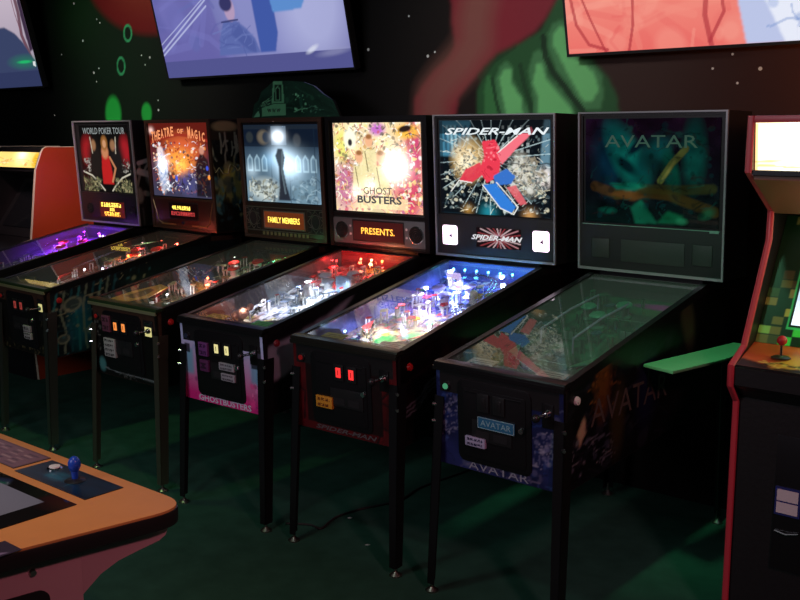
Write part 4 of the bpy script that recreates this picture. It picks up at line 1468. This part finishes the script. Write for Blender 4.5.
bs.ell(.6, .48, .14, .12, (150, 146, 70), .5).ell(.55, .38, .16, .10, (96, 100, 60), .6).busy(60, [(60, 100, 110), (110, 110, 80), (30, 50, 56), (20, 20, 18)], 0, 1, .05, .62, (.02, .06), .7)
bs.C *= 2.0
pfa = Art(130, 260, (110, 92, 92), .5, 55)
pfa.noise(.3, 8).busy(450, [(150, 120, 118), (80, 66, 70), (190, 180, 180), (110, 60, 56), (60, 76, 60), (50, 44, 48)], 0, 1, .1, 1, (.005, .026), .8)


def to_extra(t):
    k = MB(cf)
    k.use(BLACKP).box(.19, .262, -.006, -.001, .745, .872, .003)
    k.use(mat('yellow_lit_window', (.3, .28, .1), .4)).box(.205, .245, -.008, -.005, .80, .845, .002)
    k.use(CHROME).box(.208, .244, -.009, -.006, .853, .863, .002)
    k.done('ball_release_button', t)
    k = MB(bb)
    k.use(mat('tan_script', lin(170, 160, 120), .5))
    k.tube([(B2 + .0025, .02 + .022 * t + .010 * math.sin(t * 1.9), 1.56 + .028 * math.sin(t * 1.3) + .004 * t) for t in range(11)], .003, 5)
    k.done('script_flourish', t)


pinball((-3.3217, .0193), -.0387, 'pinball machine with orange curved title, teal side art and reddish wood speaker panel', dict(
    body=WOODD, front=fr, side=sd, glass=g, glassm=art_mat('backlit_to', 1.25, .12, .05), glasstext=to_title, speaker=to_speaker, pf=pfa, extras=to_extra, bbside=bs, frame=WOODD, fw=.022, fb=.014, inset=.026, topin=.02, split=ZB + .21,
    spk=WOODD, legs=STEEL, lockbar=mat('dark_green_bar', lin(44, 62, 40), .3, .3), lip=mat('pale_gold_highlight', lin(180, 176, 130), .3, .6),  # lip colour carries the bar's golden highlight
    pal=[(190, 180, 180), (150, 60, 50), (110, 90, 120), (200, 190, 150)], seed=15, nplastic=14,
    slot=glow('coin_dull_red', (.5, .06, .05), .5), slotx=-.02, stickers=[(.02, .10, .62, .66, (170, 170, 165), ['COIN', 'RETURN'], (60, 60, 60)), (.02, .10, .665, .70, (170, 170, 165), ['FREE'], (60, 60, 60))],
    cards=[(110, 100, 60), (90, 110, 60)], apron=mat('olive_apron', lin(40, 52, 30), .35),
    ramps=[([(.16, .5, .02), (.17, .8, .06), (.08, 1.0, .07), (-.1, 1.0, .07)], .024)], wires=[[(-.1, 1.0, .07), (-.2, .8, .07), (-.2, .45, .05)]],
    lamps=[(-.02, .74, .06, (1, .16, .03), .28, 14), (.06, .77, .06, (1, .2, .05), .2, 14), (.10, 1.03, .06, (1, .1, .06), 1.1, 24), (.0, .98, .09, (1, .12, .06), .8, 0), (.15, .45, .08, (.75, .6, 1), .5, 9), (.03, .40, .08, (.9, .9, 1), .4, 6), (-.1, .9, .09, (1, .62, .6), 1.1, 0), (.05, .65, .09, (1, .75, .8), .6, 0), (-.1, .35, .09, (.9, 1, .9), .5, 0), (.12, .52, .08, (.55, .3, 1), .6, 0)]))

# ---------- 6: purple-lit machine at the left end
def wp_title(tm, zs, top):
    tm.use(glow('title_grey', (.30, .34, .34), .8))
    tm.text('WORLD POKER TOUR', .01, .0065, zs + (top - zs) * .915, .045, .50, bold=.01)


def wp_speaker(sp, zs):
    display(sp, -.10, .19, ZB + .045, ZB + .155, mat('display_red_dark', (.03, .01, .01), .3, emis=(.22, .02, .01), es=.4), [('#123', .48, .80, .030, .24, DOTY), ('#1234', .5, .5, .024, .06, DOTY), ('#12345', .5, .22, .030, .19, DOT)])
    for x in (-.23, .28):
        speaker_round(sp, x, ZB + .10, .036, BLACKM)


g = Art(130, 130, (16, 14, 14), 1.0, 61)
g.ell(.15, .62, .12, .2, (150, 30, 34), .9).ell(.92, .62, .1, .2, (160, 30, 38), .9)
g.ell(.3, .45, .14, .3, (34, 28, 26), .8).ell(.74, .45, .14, .3, (30, 26, 26), .8)
for x in (.28, .68):
    g.ell(x, .70, .05, .08, (150, 108, 76), .6).line([(x - .06 if x < .5 else x + .07, .82), (x - .03 if x < .5 else x + .05, .58)], .010, (190, 180, 160), .8)
g.poly([(.42, .12), (.64, .12), (.62, .36), (.58, .56), (.44, .56), (.42, .36)], (186, 34, 34), 1, 2)
g.ell(.51, .60, .07, .10, (200, 130, 90), .5).ell(.51, .73, .065, .11, (150, 100, 52), .5).ell(.51, .72, .035, .06, (206, 150, 110), .4)
g.line([(.60, .52), (.70, .36), (.62, .16)], .018, (196, 130, 90), .9)
g.line([(.02, .30), (.2, .24), (.36, .10), (.44, .02)], .012, (206, 200, 180), .9).line([(.98, .28), (.82, .22), (.68, .10), (.6, .02)], .012, (206, 200, 180), .9)
g.busy(140, [(110, 112, 80), (40, 44, 34), (160, 150, 110), (60, 76, 50)], .0, .36, 0, .2, (.01, .03), .8).busy(110, [(110, 112, 80), (40, 44, 34), (160, 150, 110)], .66, 1, 0, .2, (.01, .03), .8)
g.busy(40, [(180, 176, 166), (60, 56, 54)], .05, .2, .3, .5, (.01, .025), .7).busy(30, [(180, 176, 166), (60, 56, 54)], .84, 1, .3, .5, (.01, .025), .7)
bs = Art(50, 110, (12, 12, 12), .35, 62)
bs.busy(18, [(120, 124, 120), (40, 44, 44), (90, 92, 88)], 0, 1, .0, .6, (.04, .09), .8).line([(.1, .6), (.8, .66)], .02, (130, 130, 130)).line([(.1, .52), (.9, .44)], .03, (130, 130, 130))
bs.C *= 1.8
pfa = Art(130, 260, (130, 100, 180), .5, 63)  # purple glow partly put into the playfield colours
pfa.noise(.2, 8).busy(120, [(120, 90, 160), (90, 70, 130), (150, 130, 170), (80, 76, 110)], 0, 1, .1, 1, (.02, .06), .6)
fr = Art(60, 40, (14, 14, 14), 1.5, 64)
sd = Art(100, 40, (9, 10, 11), 2.6, 65)
sd.busy(40, [(20, 30, 30), (30, 34, 30)], 0, 1, 0, 1, (.02, .06), .7)
pinball((-4.075, -.0089), .003, 'left-end pinball machine, purple glow under its glass, red-dressed figure on backglass', dict(
    front=fr, side=sd, glass=g, glassm=art_mat('backlit_wp', .95, .12, .05), glasstext=wp_title, speaker=wp_speaker, pf=pfa, bbside=bs, inset=.06, topin=.03, fw=.010,
    pal=[(140, 120, 180), (180, 180, 190), (90, 80, 130)], seed=18, nplastic=8, legs=STEEL, lockbar=STEEL,
    ramps=[([(-.16, .5, .02), (-.17, .8, .06), (-.08, 1.0, .07)], .024)], backpanel=mat('purple_back_panel', lin(90, 30, 140), .4),
    inwall=mat('dark_purple_wall', lin(90, 50, 130), .5),  # wall colour also carries some of the purple glow
    lamps=[(.02 + .035 * i, 1.06, .05, (.85, .45, 1), .03, 14) for i in range(4)] + [(-.08, 1.0, .09, (.35, .02, 1), 16, 0), (.10, 1.0, .09, (.40, .04, 1), 14, 0), (-.1, .8, .09, (.42, .1, 1), 6, 0), (.1, .78, .09, (.5, .2, 1), 1.2, 0), (.1, .45, .09, (1, .95, .9), .25, 0), (.0, .25, .09, (1, .9, .8), .3, 0)]))

# light-up topper board standing on the walnut machine
a = Art(110, 44, (16, 40, 30), 3.5, 71)
a.noise(.4, 9).busy(90, [(20, 56, 40), (12, 28, 22), (30, 70, 50)], 0, 1, 0, 1, (.02, .08), .6)
a.rect(.12, .40, .05, .38, (70, 130, 92), .9)
a.poly([(.24, .40), (.39, .40), (.37, .98), (.26, .98)], (70, 128, 92), .9).poly([(.27, .44), (.36, .44), (.355, .9), (.275, .9)], (14, 34, 26), 1).poly([(.29, .46), (.34, .46), (.34, .8), (.315, .88), (.29, .8)], (74, 132, 96), .8).poly([(.30, .48), (.33, .48), (.33, .78), (.315, .84), (.30, .78)], (8, 20, 16), 1)
a.poly([(.02, .05), (.10, .05), (.08, .42), (.05, .3)], (74, 134, 100), .9)
a.busy(24, [(90, 160, 118), (14, 36, 28)], .50, .66, .16, .72, (.02, .05), .9).ell(.58, .45, .06, .22, (20, 56, 42), .3)
a.busy(10, [(60, 110, 86)], .68, .8, .1, .4, (.02, .05), .6).busy(8, [(90, 150, 110)], .12, .2, .4, .6, (.02, .04), .8)
a.C *= 2.2
OUT = [(0, .0), (.03, .38), (.08, .48), (.12, .72), (.20, .86), (.27, 1.0), (.45, .98), (.60, .94), (.72, .82), (.82, .60), (.93, .42), (1, .0)]


def topz(u):
    for (u0, v0), (u1, v1) in zip(OUT, OUT[1:]):
        if u0 <= u <= u1:
            return max(.02, v0 + (v1 - v0) * (u - u0) / (u1 - u0))
    return .02


tp = empty('backbox_topper', (-2.228, 1.20, 1.8955))
tag(tp, 'dark green cloud-shaped topper board with a pale gate drawing, standing on the walnut machine', 'topper')
a.mesh('printed_face', lambda u, v: (-.385 + .73 * u, -.001, .002 + .215 * v * topz(u)), art_mat('topper_print', 0, .35, 1), tp)
k = MB()
k.prism([(-.385 + .73 * u, .215 * v) for u, v in OUT], .0, .02, 'y')
k.done('board', tp, mt=BLACKP)
k = MB()
k.use(mat('topper_dark_ink', lin(18, 44, 34), .5))
for q in range(3):
    k.tube([(-.245 + q * .04 + .030 * t / 8, -.0015, .045 + .012 * math.sin(t * 1.7 + q)) for t in range(9)], .0022, 5)
k.done('scrawled_marks', tp)
k = MB()
k.box(-.3, -.26, .02, .12, 0, .004).box(.2, .24, .02, .12, 0, .004)
k.done('foot_bracket', tp, mt=BLACKM)

# ================================================================== DRINK SHELVES between the machines
shm = mat('pale_green_shelf', lin(116, 184, 130), .45, noise=(30, .08))
shl = ['pale green shelf board between the right-end pinball machine and the red-edged cabinet',
       'pale shelf tip poking out left of the right-end pinball machine',
       'shelf board hidden mostly behind the red-fronted pinball machine',
       'small pale shelf tip behind the pink-fronted pinball machine',
       'narrow shelf board between the walnut and the teal-sided pinball machines',
       'small shelf tip over the far rail beside the purple-lit pinball machine']
for i, (mx_, my_, mr_) in enumerate([(0, 0, -.0214), (-.7703, .0073, .0317), (-1.5202, -.0143, .0246), (-2.301, .0035, .0039), (-3.3217, .0193, -.0387), (-4.075, -.0089, .003)]):
    ox_, oy_ = W2 + .009, .575
    s = empty('drink_shelf', (mx_ + ox_ * math.cos(mr_) - oy_ * math.sin(mr_), my_ + ox_ * math.sin(mr_) + oy_ * math.cos(mr_), .911), mr_)
    tag(s, shl[i], 'shelf', 'drink shelves between the machines')
    L = .62
    sc_ = 1 if i == 0 else .62
    pts = [(.0, .0), (.145 * sc_ * .95, -.035), (.20 * sc_, .30), (.215 * sc_, .64), (.10 * sc_, .64), (.0, .02)]
    k = MB()
    k.prism(pts, -.012, 0, 'z', .002)
    k.done('board', s, mt=shm)
    k = MB()
    k.box(-.004, .006 + .05 * sc_, .05, .07, -.03, -.012).box(-.004, .002, .05, .07, -.10, -.012)
    k.done('bracket', s, mt=BLACKM)

# ================================================================== RIGHT ARCADE CABINET (red edge moulding, glowing marquee)
def tmold(prof, x0, x1, mt, name, parent):
    k = MB()
    P = [Vector((0, *q)) for q in prof]
    V = []
    for i, q in enumerate(P):
        a_, b_ = P[max(0, i - 1)], P[min(len(P) - 1, i + 1)]
        d = (b_ - a_).normalized()
        nrm = Vector((0, d.z, -d.y))
        if nrm.y > 0 and False:
            nrm = -nrm
        row = []
        for (xx, off) in ((x0, 0), (x0 + (x1 - x0) * .15, .004), (x0 + (x1 - x0) * .5, .0055), (x0 + (x1 - x0) * .85, .004), (x1, 0)):
            row.append(k.bm.verts.new((xx, q.y + nrm.y * (off + .0006), q.z + nrm.z * (off + .0006))))
        V.append(row)
    for a_, b_ in zip(V, V[1:]):
        for i in range(4):
            k._f([a_[i], b_[i], b_[i + 1], a_[i + 1]])
    bmesh.ops.recalc_face_normals(k.bm, faces=k.bm.faces[:])
    return k.done(name, parent, mt=mt)


rc = empty('arcade_cabinet', (.72, .38, 0))
tag(rc, 'black upright arcade cabinet edged in red with a blazing warm-white marquee', 'arcade cabinet')
rprof = [(.005, 1.85), (.005, 1.665), (.10, 1.612), (.255, 1.525), (.255, 1.42), (.069, 1.063), (-.044, 1.012), (-.042, .941), (.024, .874), (.037, .09), (.037, .0)]
rall = rprof + [(.95, 0), (.95, 1.75), (.85, 1.85)]
tm_red = mat('red_edge_moulding', (.52, .04, .06), .35)
for x in (0, .66):
    k = MB()
    k.prism(rall, x, x + .022, 'x')
    sp_ = k.done('side_panel', rc, mt=BLACK)
    tmold(rprof, x - .001, x + .023, tm_red, 'edge_moulding', sp_)
a = Art(110, 34, (255, 236, 190), 3.6, 81)
a.glow(.35, .5, .6, (255, 250, 230), 3).glow(.03, .8, .12, (255, 220, 90), .3)
a.line([(.02, .10), (.10, .10), (.16, .07), (.3, .08)], .02, (200, 140, 60), .8)
a.line([(0, .18), (.14, .2)], .02, (190, 150, 90), .8)
a.rect(0, .012, 0, 1, (255, 150, 70), .7)
a.mesh('marquee', lambda u, v: (.024 + .634 * u, .012 + .02 * (1 - v) - .0, 1.672 + .155 * v), art_mat('marquee_lit', 2.2, .3, .1), rc, back=(0, .006, 0))
k = MB()
k.use(tm_red).box(.022, .66, .000, .012, 1.828, 1.85, .002)
k.use(BLACKM).box(.022, .66, .010, .03, 1.655, 1.671)
k.done('marquee_retainer', rc)
k = MB()
k.box(.022, .66, .03, .93, 1.83, 1.848)
k.prism([(.03, 1.655), (.26, 1.53), (.26, 1.515), (.03, 1.64)], .022, .66, 'x')
k.prism([(.93, .02), (.945, .02), (.945, 1.83), (.93, 1.83)], .022, .66, 'x')
k.done('cabinet_body', rc, mt=mat('marquee_glow_brown', (.22, .085, .04), .45))  # orange glow under the marquee painted in as brown
# bezel: a sloped board of green and yellow blocks round the screen
a = Art(120, 120, (8, 34, 14), 1.4, 82)
for i in range(16):
    for j in range(14):
        r_ = a.rng.rand()
        dens = .75 if j < 3 else .28
        if (abs(i - 7.5) > 5.2 or j < 2) and r_ < dens * .85:
            c = [(156, 150, 60), (60, 190, 70), (130, 176, 80), (100, 96, 44), (60, 64, 30)][a.rng.randint(5)] if j < 4 else [(120, 110, 52), (60, 54, 30), (84, 84, 40), (50, 70, 34)][a.rng.randint(4)]
            a.rect(i / 16, (i + 1) / 16, j / 14, (j + .85) / 14, c, .95)
a.rect(.15, .85, .13, .93, (6, 20, 12), 1)
a.line([(.15, .13), (.85, .13), (.85, .93), (.15, .93), (.15, .13)], .006, (60, 190, 110), .9)
zb0, zb1, yb0, yb1 = 1.068, 1.50, .14, .40
bez = a.mesh('monitor_bezel', lambda u, v: (.024 + .634 * u, yb0 + (yb1 - yb0) * v, zb0 + (zb1 - zb0) * v), art_mat('bezel_print', .12, .4, 1), rc, back=(0, .01, -.006))
a = Art(60, 60, (150, 180, 214), 1, 83)
a.vgrad((220, 232, 246), (70, 110, 150)).busy(50, [(240, 246, 255), (90, 120, 160), (170, 190, 214)], 0, 1, 0, 1, (.02, .08), .6)
a.mesh('crt_screen', lambda u, v: (.024 + .634 * (.17 + .66 * u), yb0 + (yb1 - yb0) * (.15 + .76 * v) - .004 + .0, zb0 + (zb1 - zb0) * (.15 + .76 * v) + .003), art_mat('crt_picture', 1.5, .15, .05), bez, back=(0, .008, 0))
# control panel
a = Art(110, 30, (190, 84, 44), 3.5, 84)
a.noise(.25, 6).ell(.25, .2, .25, .35, (214, 170, 70), 1, 0, .7).ell(.6, .5, .4, .4, (196, 66, 40), 1, 0, .6)
a.poly([(.0, 0), (.5, 0), (.32, .14), (.18, .06), (.08, .22), (0, .3)], (20, 14, 10), 1, 1)
a.line([(.1, .1), (.2, .3), (.28, .2), (.36, .32)], .03, (24, 18, 14), .9)
a.busy(14, [(230, 200, 110), (30, 20, 16)], .1, .5, 0, .3, (.03, .07), .8)
cpn = a.mesh('control_panel', lambda u, v: (.024 + .634 * u, -.036 + .17 * v, 1.016 + .052 * v), art_mat('panel_print', 0, .35, 1), rc, back=(0, .002, -.012))
k = MB()
k.prism([(-.038, .945), (-.04, 1.006), (-.032, 1.012), (-.02, 1.012), (-.02, .93)], .022, .66, 'x')
k.prism([(-.02, .945), (.035, .885), (.045, .885), (.0, .95)], .022, .66, 'x')
k.prism([(.045, .0), (.06, .0), (.045, .89), (.03, .89)], .022, .66, 'x')
k.done('front_panel', rc, mt=BLACK)
def joystick(parent, x, y, z, ballm, plate=BLACKP, h=.06, r=.017, egg=1.):
    k = MB()
    k.use(plate).lathe([(.032, 0), (.032, .002), (.024, .006), (.009, .008)], (x, y, z), 24)
    k.use(CHROME if egg == 1 else ballm).cyl((x, y, z + .004), (x, y, z + h - r * .5), .006 if egg == 1 else .009, .005 if egg == 1 else .013, n=12)
    k.use(ballm)
    n0 = len(k.bm.verts)
    k.ball(Vector((0, 0, 0)), r, 20)
    k.bm.verts.ensure_lookup_table()
    for v in k.bm.verts[n0:]:
        v.co = Vector((x + v.co.x, y + v.co.y, z + h + v.co.z * egg))
    return k.done('joystick', parent)


joystick(cpn, .145, .05, 1.042, mat('red_ball', (.5, .02, .03), .25))
k = MB()
for x in (.34, .42, .50):
    k.use(REDP).lathe([(.017, 0), (.017, .006), (.012, .008), (.011, .013), (.004, .014)], (x, .05, 1.043), 18)
k.done('panel_buttons', cpn)
k = MB()
k.use(BLACKM).prism([(.16, .30), (.52, .30), (.52, .78), (.16, .78)], .030, .05, 'y', .002)
cd = k.done('coin_door', rc)
k = MB()
k.use(mat('blue_decal_edge', lin(30, 40, 110), .5)).box(.165, .25, .024, .031, .50, .60)
k.use(PAPER).box(.172, .243, .022, .025, .552, .592).box(.172, .243, .022, .025, .508, .546)
k.use(CHROME).tube([(.17, .026, .44), (.21, .02, .436), (.25, .026, .445)], .003, 6)
k.done('sticker', cd)
# added glowing strip and area light put a warm glow on the wall
k = MB()
k.use(glow('added_glow_strip', (1, .42, .14), 5)).box(.10, .60, .50, .53, 1.8485, 1.8515)
k.done('added_top_glow', rc)
l = bpy.data.lights.new('wall_glow_fill', 'AREA')
l.shape = 'RECTANGLE'
l.size, l.size_y, l.energy, l.color = .5, .1, 7, (1, .40, .14)
o = bpy.data.objects.new('wall_glow_fill', l)
COL.objects.link(o)
o.location = (.35, .5, 1.87)
o.rotation_euler = (math.radians(145), 0, 0)
o.parent = rc
# unseen point lights added: warm over the control panel, green at the bezel
l = bpy.data.lights.new('panel_fill', 'POINT')
l.energy, l.color, l.shadow_soft_size = 1.3, (1, .55, .25), .03
o = bpy.data.objects.new('panel_fill', l)
COL.objects.link(o)
o.location = (.34, .12, 1.52)
o.parent = rc
l = bpy.data.lights.new('bezel_fill', 'POINT')
l.energy, l.color, l.shadow_soft_size = .9, (.25, 1, .2), .02
o = bpy.data.objects.new('bezel_fill', l)
COL.objects.link(o)
o.location = (.30, .07, 1.16)
o.parent = rc

# ================================================================== LEFT ARCADE CABINET (orange side, white edge)
lc = empty('arcade_cabinet', (-4.62, .85, 0))
tag(lc, 'orange-red upright arcade cabinet with white edging and yellow marquee at the far left', 'arcade cabinet')
lprof = [(.22, 1.708), (.16, 1.708), (.135, 1.695), (.118, 1.67), (.067, 1.545), (.004, 1.042), (-.20, .99), (-.21, .90), (-.05, .78), (.0, .0)]
lall = lprof + [(.66, 0), (.66, 1.708)]
orm = mat('orange_red_laminate', lin(178, 66, 34), .45)
wtm = mat('cream_edge_moulding', lin(200, 190, 165), .4)
for x in (-.022, -.66):
    k = MB()
    k.prism(lall, x, x + .022, 'x')
    sp_ = k.done('side_panel', lc, mt=orm)
    tmold([(.66, 1.708)] + lprof, x - .001, x + .023, wtm, 'edge_moulding', sp_)
a = Art(100, 24, (250, 214, 120), 4, 91)
a.glow(.55, .85, .5, (255, 240, 190), 1.2).ell(.9, .5, .35, .5, (226, 176, 30), .5, 0, .9)
a.busy(30, [(250, 226, 170), (196, 130, 60), (255, 250, 220)], 0, .8, .05, .6, (.03, .12), .5)
for j in range(3):
    a.line([(.86, .3 + j * .16), (.98, .28 + j * .16)], .03, (176, 130, 20), .7)
a.mesh('marquee', lambda u, v: (-.636 + .612 * u, .10 + .045 * v, 1.558 + .112 * v), art_mat('marquee_warm', 1.25, .3, .1), lc, back=(0, .006, 0))
k = MB()
k.prism(lall, -.0236, -.0221, 'x').prism(lall, -.6379, -.6364, 'x')
k.box(-.638, -.022, .13, .65, 1.685, 1.70)
k.box(-.638, -.022, .115, .16, 1.672, 1.69)
k.prism([(.085, 1.545), (.35, 1.47), (.35, 1.46), (.085, 1.53)], -.638, -.022, 'x')
k.prism([(.64, .02), (.655, .02), (.655, 1.68), (.64, 1.68)], -.638, -.022, 'x')
k.prism([(-.03, .0), (-.01, .0), (-.03, .78), (-.05, .78)], -.638, -.022, 'x')
k.done('cabinet_body', lc, mt=BLACK)
k = MB()
k.use(BLACKP).prism([(.05, 1.05), (.35, 1.47), (.36, 1.46), (.06, 1.04)], -.638, -.022, 'x')
k.use(mat('dark_screen', (.008, .01, .012), .12)).prism([(.085, 1.115), (.31, 1.43), (.315, 1.426), (.09, 1.11)], -.56, -.10, 'x')
k.done('monitor_bezel', lc)
k = MB()
k.prism([(.05, 1.045), (-.19, .985), (-.2, .905), (-.19, .905), (-.18, .975), (.06, 1.035)], -.638, -.022, 'x')
lcp = k.done('control_panel', lc, mt=BLACKP)
joystick(lcp, -.45, -.08, 1.008, REDP)

# ================================================================== COCKTAIL TABLE
tb = empty('cocktail_arcade_table', (-.27, -1.22, 0))
tag(tb, 'orange laminate cocktail arcade table with black edge and blue joystick in the foreground', 'arcade table')


def ctable(x0, x1, y0, y1, r):
    return rounded(x0, x1, y0, y1, r, 8)


def round_poly(P, rs, n=8):
    out = []
    m_ = len(P)
    for i in range(m_):
        p, a_, b_ = Vector(P[i]), Vector(P[i - 1]), Vector(P[(i + 1) % m_])
        u, v = (a_ - p).normalized(), (b_ - p).normalized()
        d = rs[i]
        for k_ in range(n + 1):
            t = k_ / n
            q = (p + u * d) * (1 - t) ** 2 + p * 2 * t * (1 - t) + (p + v * d) * t * t
            out.append((q.x, q.y))
    return out


KX = .20
TOPP = [(-1.24, .0), (.055, .0), (.055 - KX * .84, -.84), (-1.09, -.84)]
orange = mat('orange_woodgrain_laminate', lin(218, 148, 84), .45, noise=(14, .06))
k = MB()
k.prism(round_poly(TOPP, [.12] * 4), .732, .740, 'z', .001)
top_o = k.done('table_top', tb, mt=orange)
k = MB()
k.prism(round_poly([(x * 1.0 + (.003 if x > -.5 else -.003), y + (.003 if y > -.4 else -.003)) for x, y in TOPP], [.12] * 4), .688, .7335, 'z', .006)
k.done('edge_band', tb, mt=mat('black_edge_band', (.016, .012, .013), .35))
body_m = mat('salmon_laminate', lin(186, 142, 150), .5)
shear = lambda p: Vector((p.x + KX * p.y, p.y, p.z))
k = MB(shear)
k.box(-1.0, .004, -.72, -.29, .02, .690, .002)
k.done('table_body', tb, mt=body_m)
for x in (-.011, -1.0):
    for s in (0, 1):
        k = MB(shear)
        pr = [(0, .690), (.245, .690), (.247, .665), (.24, .650), (.22, .638), (.16, .626), (.10, .612), (.05, .588), (.0, .545)]
        if s == 0:
            k.prism([(-.2905 + a_, b_) for a_, b_ in pr], x, x + .015, 'x')
        else:
            k.prism([(-.718 - a_ * .45, b_) for a_, b_ in pr], x, x + .015, 'x')
        k.done('side_bracket', tb, mt=body_m)
k = MB(shear)
k.use(mat('dark_cutout', (.01, .006, .008), .5)).prism([(-.70 + a_, b_) for a_, b_ in rounded(0, .32, .30, .592, .03)], 0.003, .008, 'x')
k.done('coin_door', tb)
k = MB(shear)
k.use(STEEL).cyl((.004, -.42, .645), (.012, -.42, .645), .010, .008, 14)
k.done('cam_lock', tb)
# screen under glass
k = MB()
k.use(mat('black_screen_surround', (.01, .01, .011), .06)).box(-1.10, -.195, -.70, -.21, .7395, .7425, .001)
scr = k.done('screen_glass', tb)
a = Art(90, 60, (16, 20, 24), 1.5, 95)
a.noise(.4, 6).ell(.75, .7, .12, .05, (30, 110, 120), .9, -.2).ell(.5, .35, .3, .2, (40, 44, 48), 1, 0, .6).busy(30, [(30, 90, 100), (60, 60, 64), (24, 30, 36)], .2, .95, .1, .9, (.01, .05), .6)
a.mesh('picture', lambda u, v: (-1.02 + .74 * u, -.66 + .40 * v, .7428), art_mat('table_picture', .35, .06, .1), scr)
# control plates
a = Art(80, 34, (16, 44, 66), 2.7, 96)
a.noise(.3, 6).ell(.4, .45, .35, .22, (22, 96, 120), .7).busy(16, [(24, 104, 130), (14, 60, 88)], .15, .7, .2, .7, (.03, .09), .7)
a.line([(.02, .05), (.98, .05), (.98, .95), (.02, .95), (.02, .05)], .012, (12, 18, 26), .9)
plate = a.mesh('control_plate', lambda u, v: (-.595 + .385 * u, -.175 + .13 * v, .7425), art_mat('plate_print', 0, .3, 1), tb, back=(0, 0, -.0022), label='dark blue control plate')
joystick(plate, -.37, -.105, .742, mat('blue_handle', lin(30, 74, 190), .3), h=.052, r=.019, egg=1.35)
k = MB()
k.use(CHROME).lathe([(.024, 0), (.024, .004), (.019, .007)], (-.515, -.085, .742), 24)
k.use(WHITEP).lathe([(.018, .006), (.017, .010), (.006, .011)], (-.515, -.085, .742), 24)
k.done('start_button', plate, label='white button in a chrome ring')
a = Art(80, 34, (120, 84, 96), 2.7, 97)
for j in range(7):
    for i in range(5):
        a.rect(.05 + i * .18, .05 + i * .18 + a.rng.uniform(.08, .16), .12 + j * .11, .17 + j * .11, [(58, 40, 60), (170, 140, 140)][(i + j) % 2], .8)
a.line([(.01, .04), (.99, .04), (.99, .96), (.01, .96), (.01, .04)], .012, (50, 34, 50), .9)
a.mesh('instruction_plate', lambda u, v: (-1.02 + .40 * u, -.165 + .13 * v, .7425), art_mat('plate_print', 0, .3, 1), tb, back=(0, 0, -.0022))
a = Art(50, 40, (40, 22, 44), 1.3, 98)
a.poly([(.12, .3), (.4, .5), (.9, .8), (.8, .3), (.5, .15)], (140, 124, 160), .9, 1).line([(.2, .3), (.7, .6)], .05, (70, 60, 130), .9)
a.mesh('corner_decal', lambda u, v: (-.115 + .085 * u, -.62 + .15 * v + .0, .7408), art_mat('plate_print', 0, .3, 1), tb, back=(0, 0, -.0006))

# ================================================================== FLOOR: power cord and paper scraps
k = MB()
P = smooth([(-1.22, .10, .006), (-1.12, .16, .006), (-1.05, .16, .006), (-1.09, .30, .006), (-1.07, .45, .006), (-1.0, .66, .006), (-1.03, .88, .006), (-1.0, 1.2, .006), (-.98, 1.5, .006)], 6)
k.tube(P, .005, 8)
tag(k.done('power_cord', mt=RUBBER), 'black power cord snaking over the carpet under the machines', 'cord')
for i, (x, y, lb) in enumerate([(-1.05, .34, 'tiny pale paper scrap on the carpet beside the power cord'), (-.78, .16, 'tiny white paper scrap on the carpet between two front legs of the red-fronted machine')]):
    k = MB()
    k.prism([(x, y), (x + .014, y + .004), (x + .016, y + .016), (x + .003, y + .013)], 0, .003, 'z')
    tag(k.done('paper_scrap', mt=mat('scrap_paper', (.8, .8, .76), .6)), lb, 'paper scrap', 'paper scraps on the carpet')
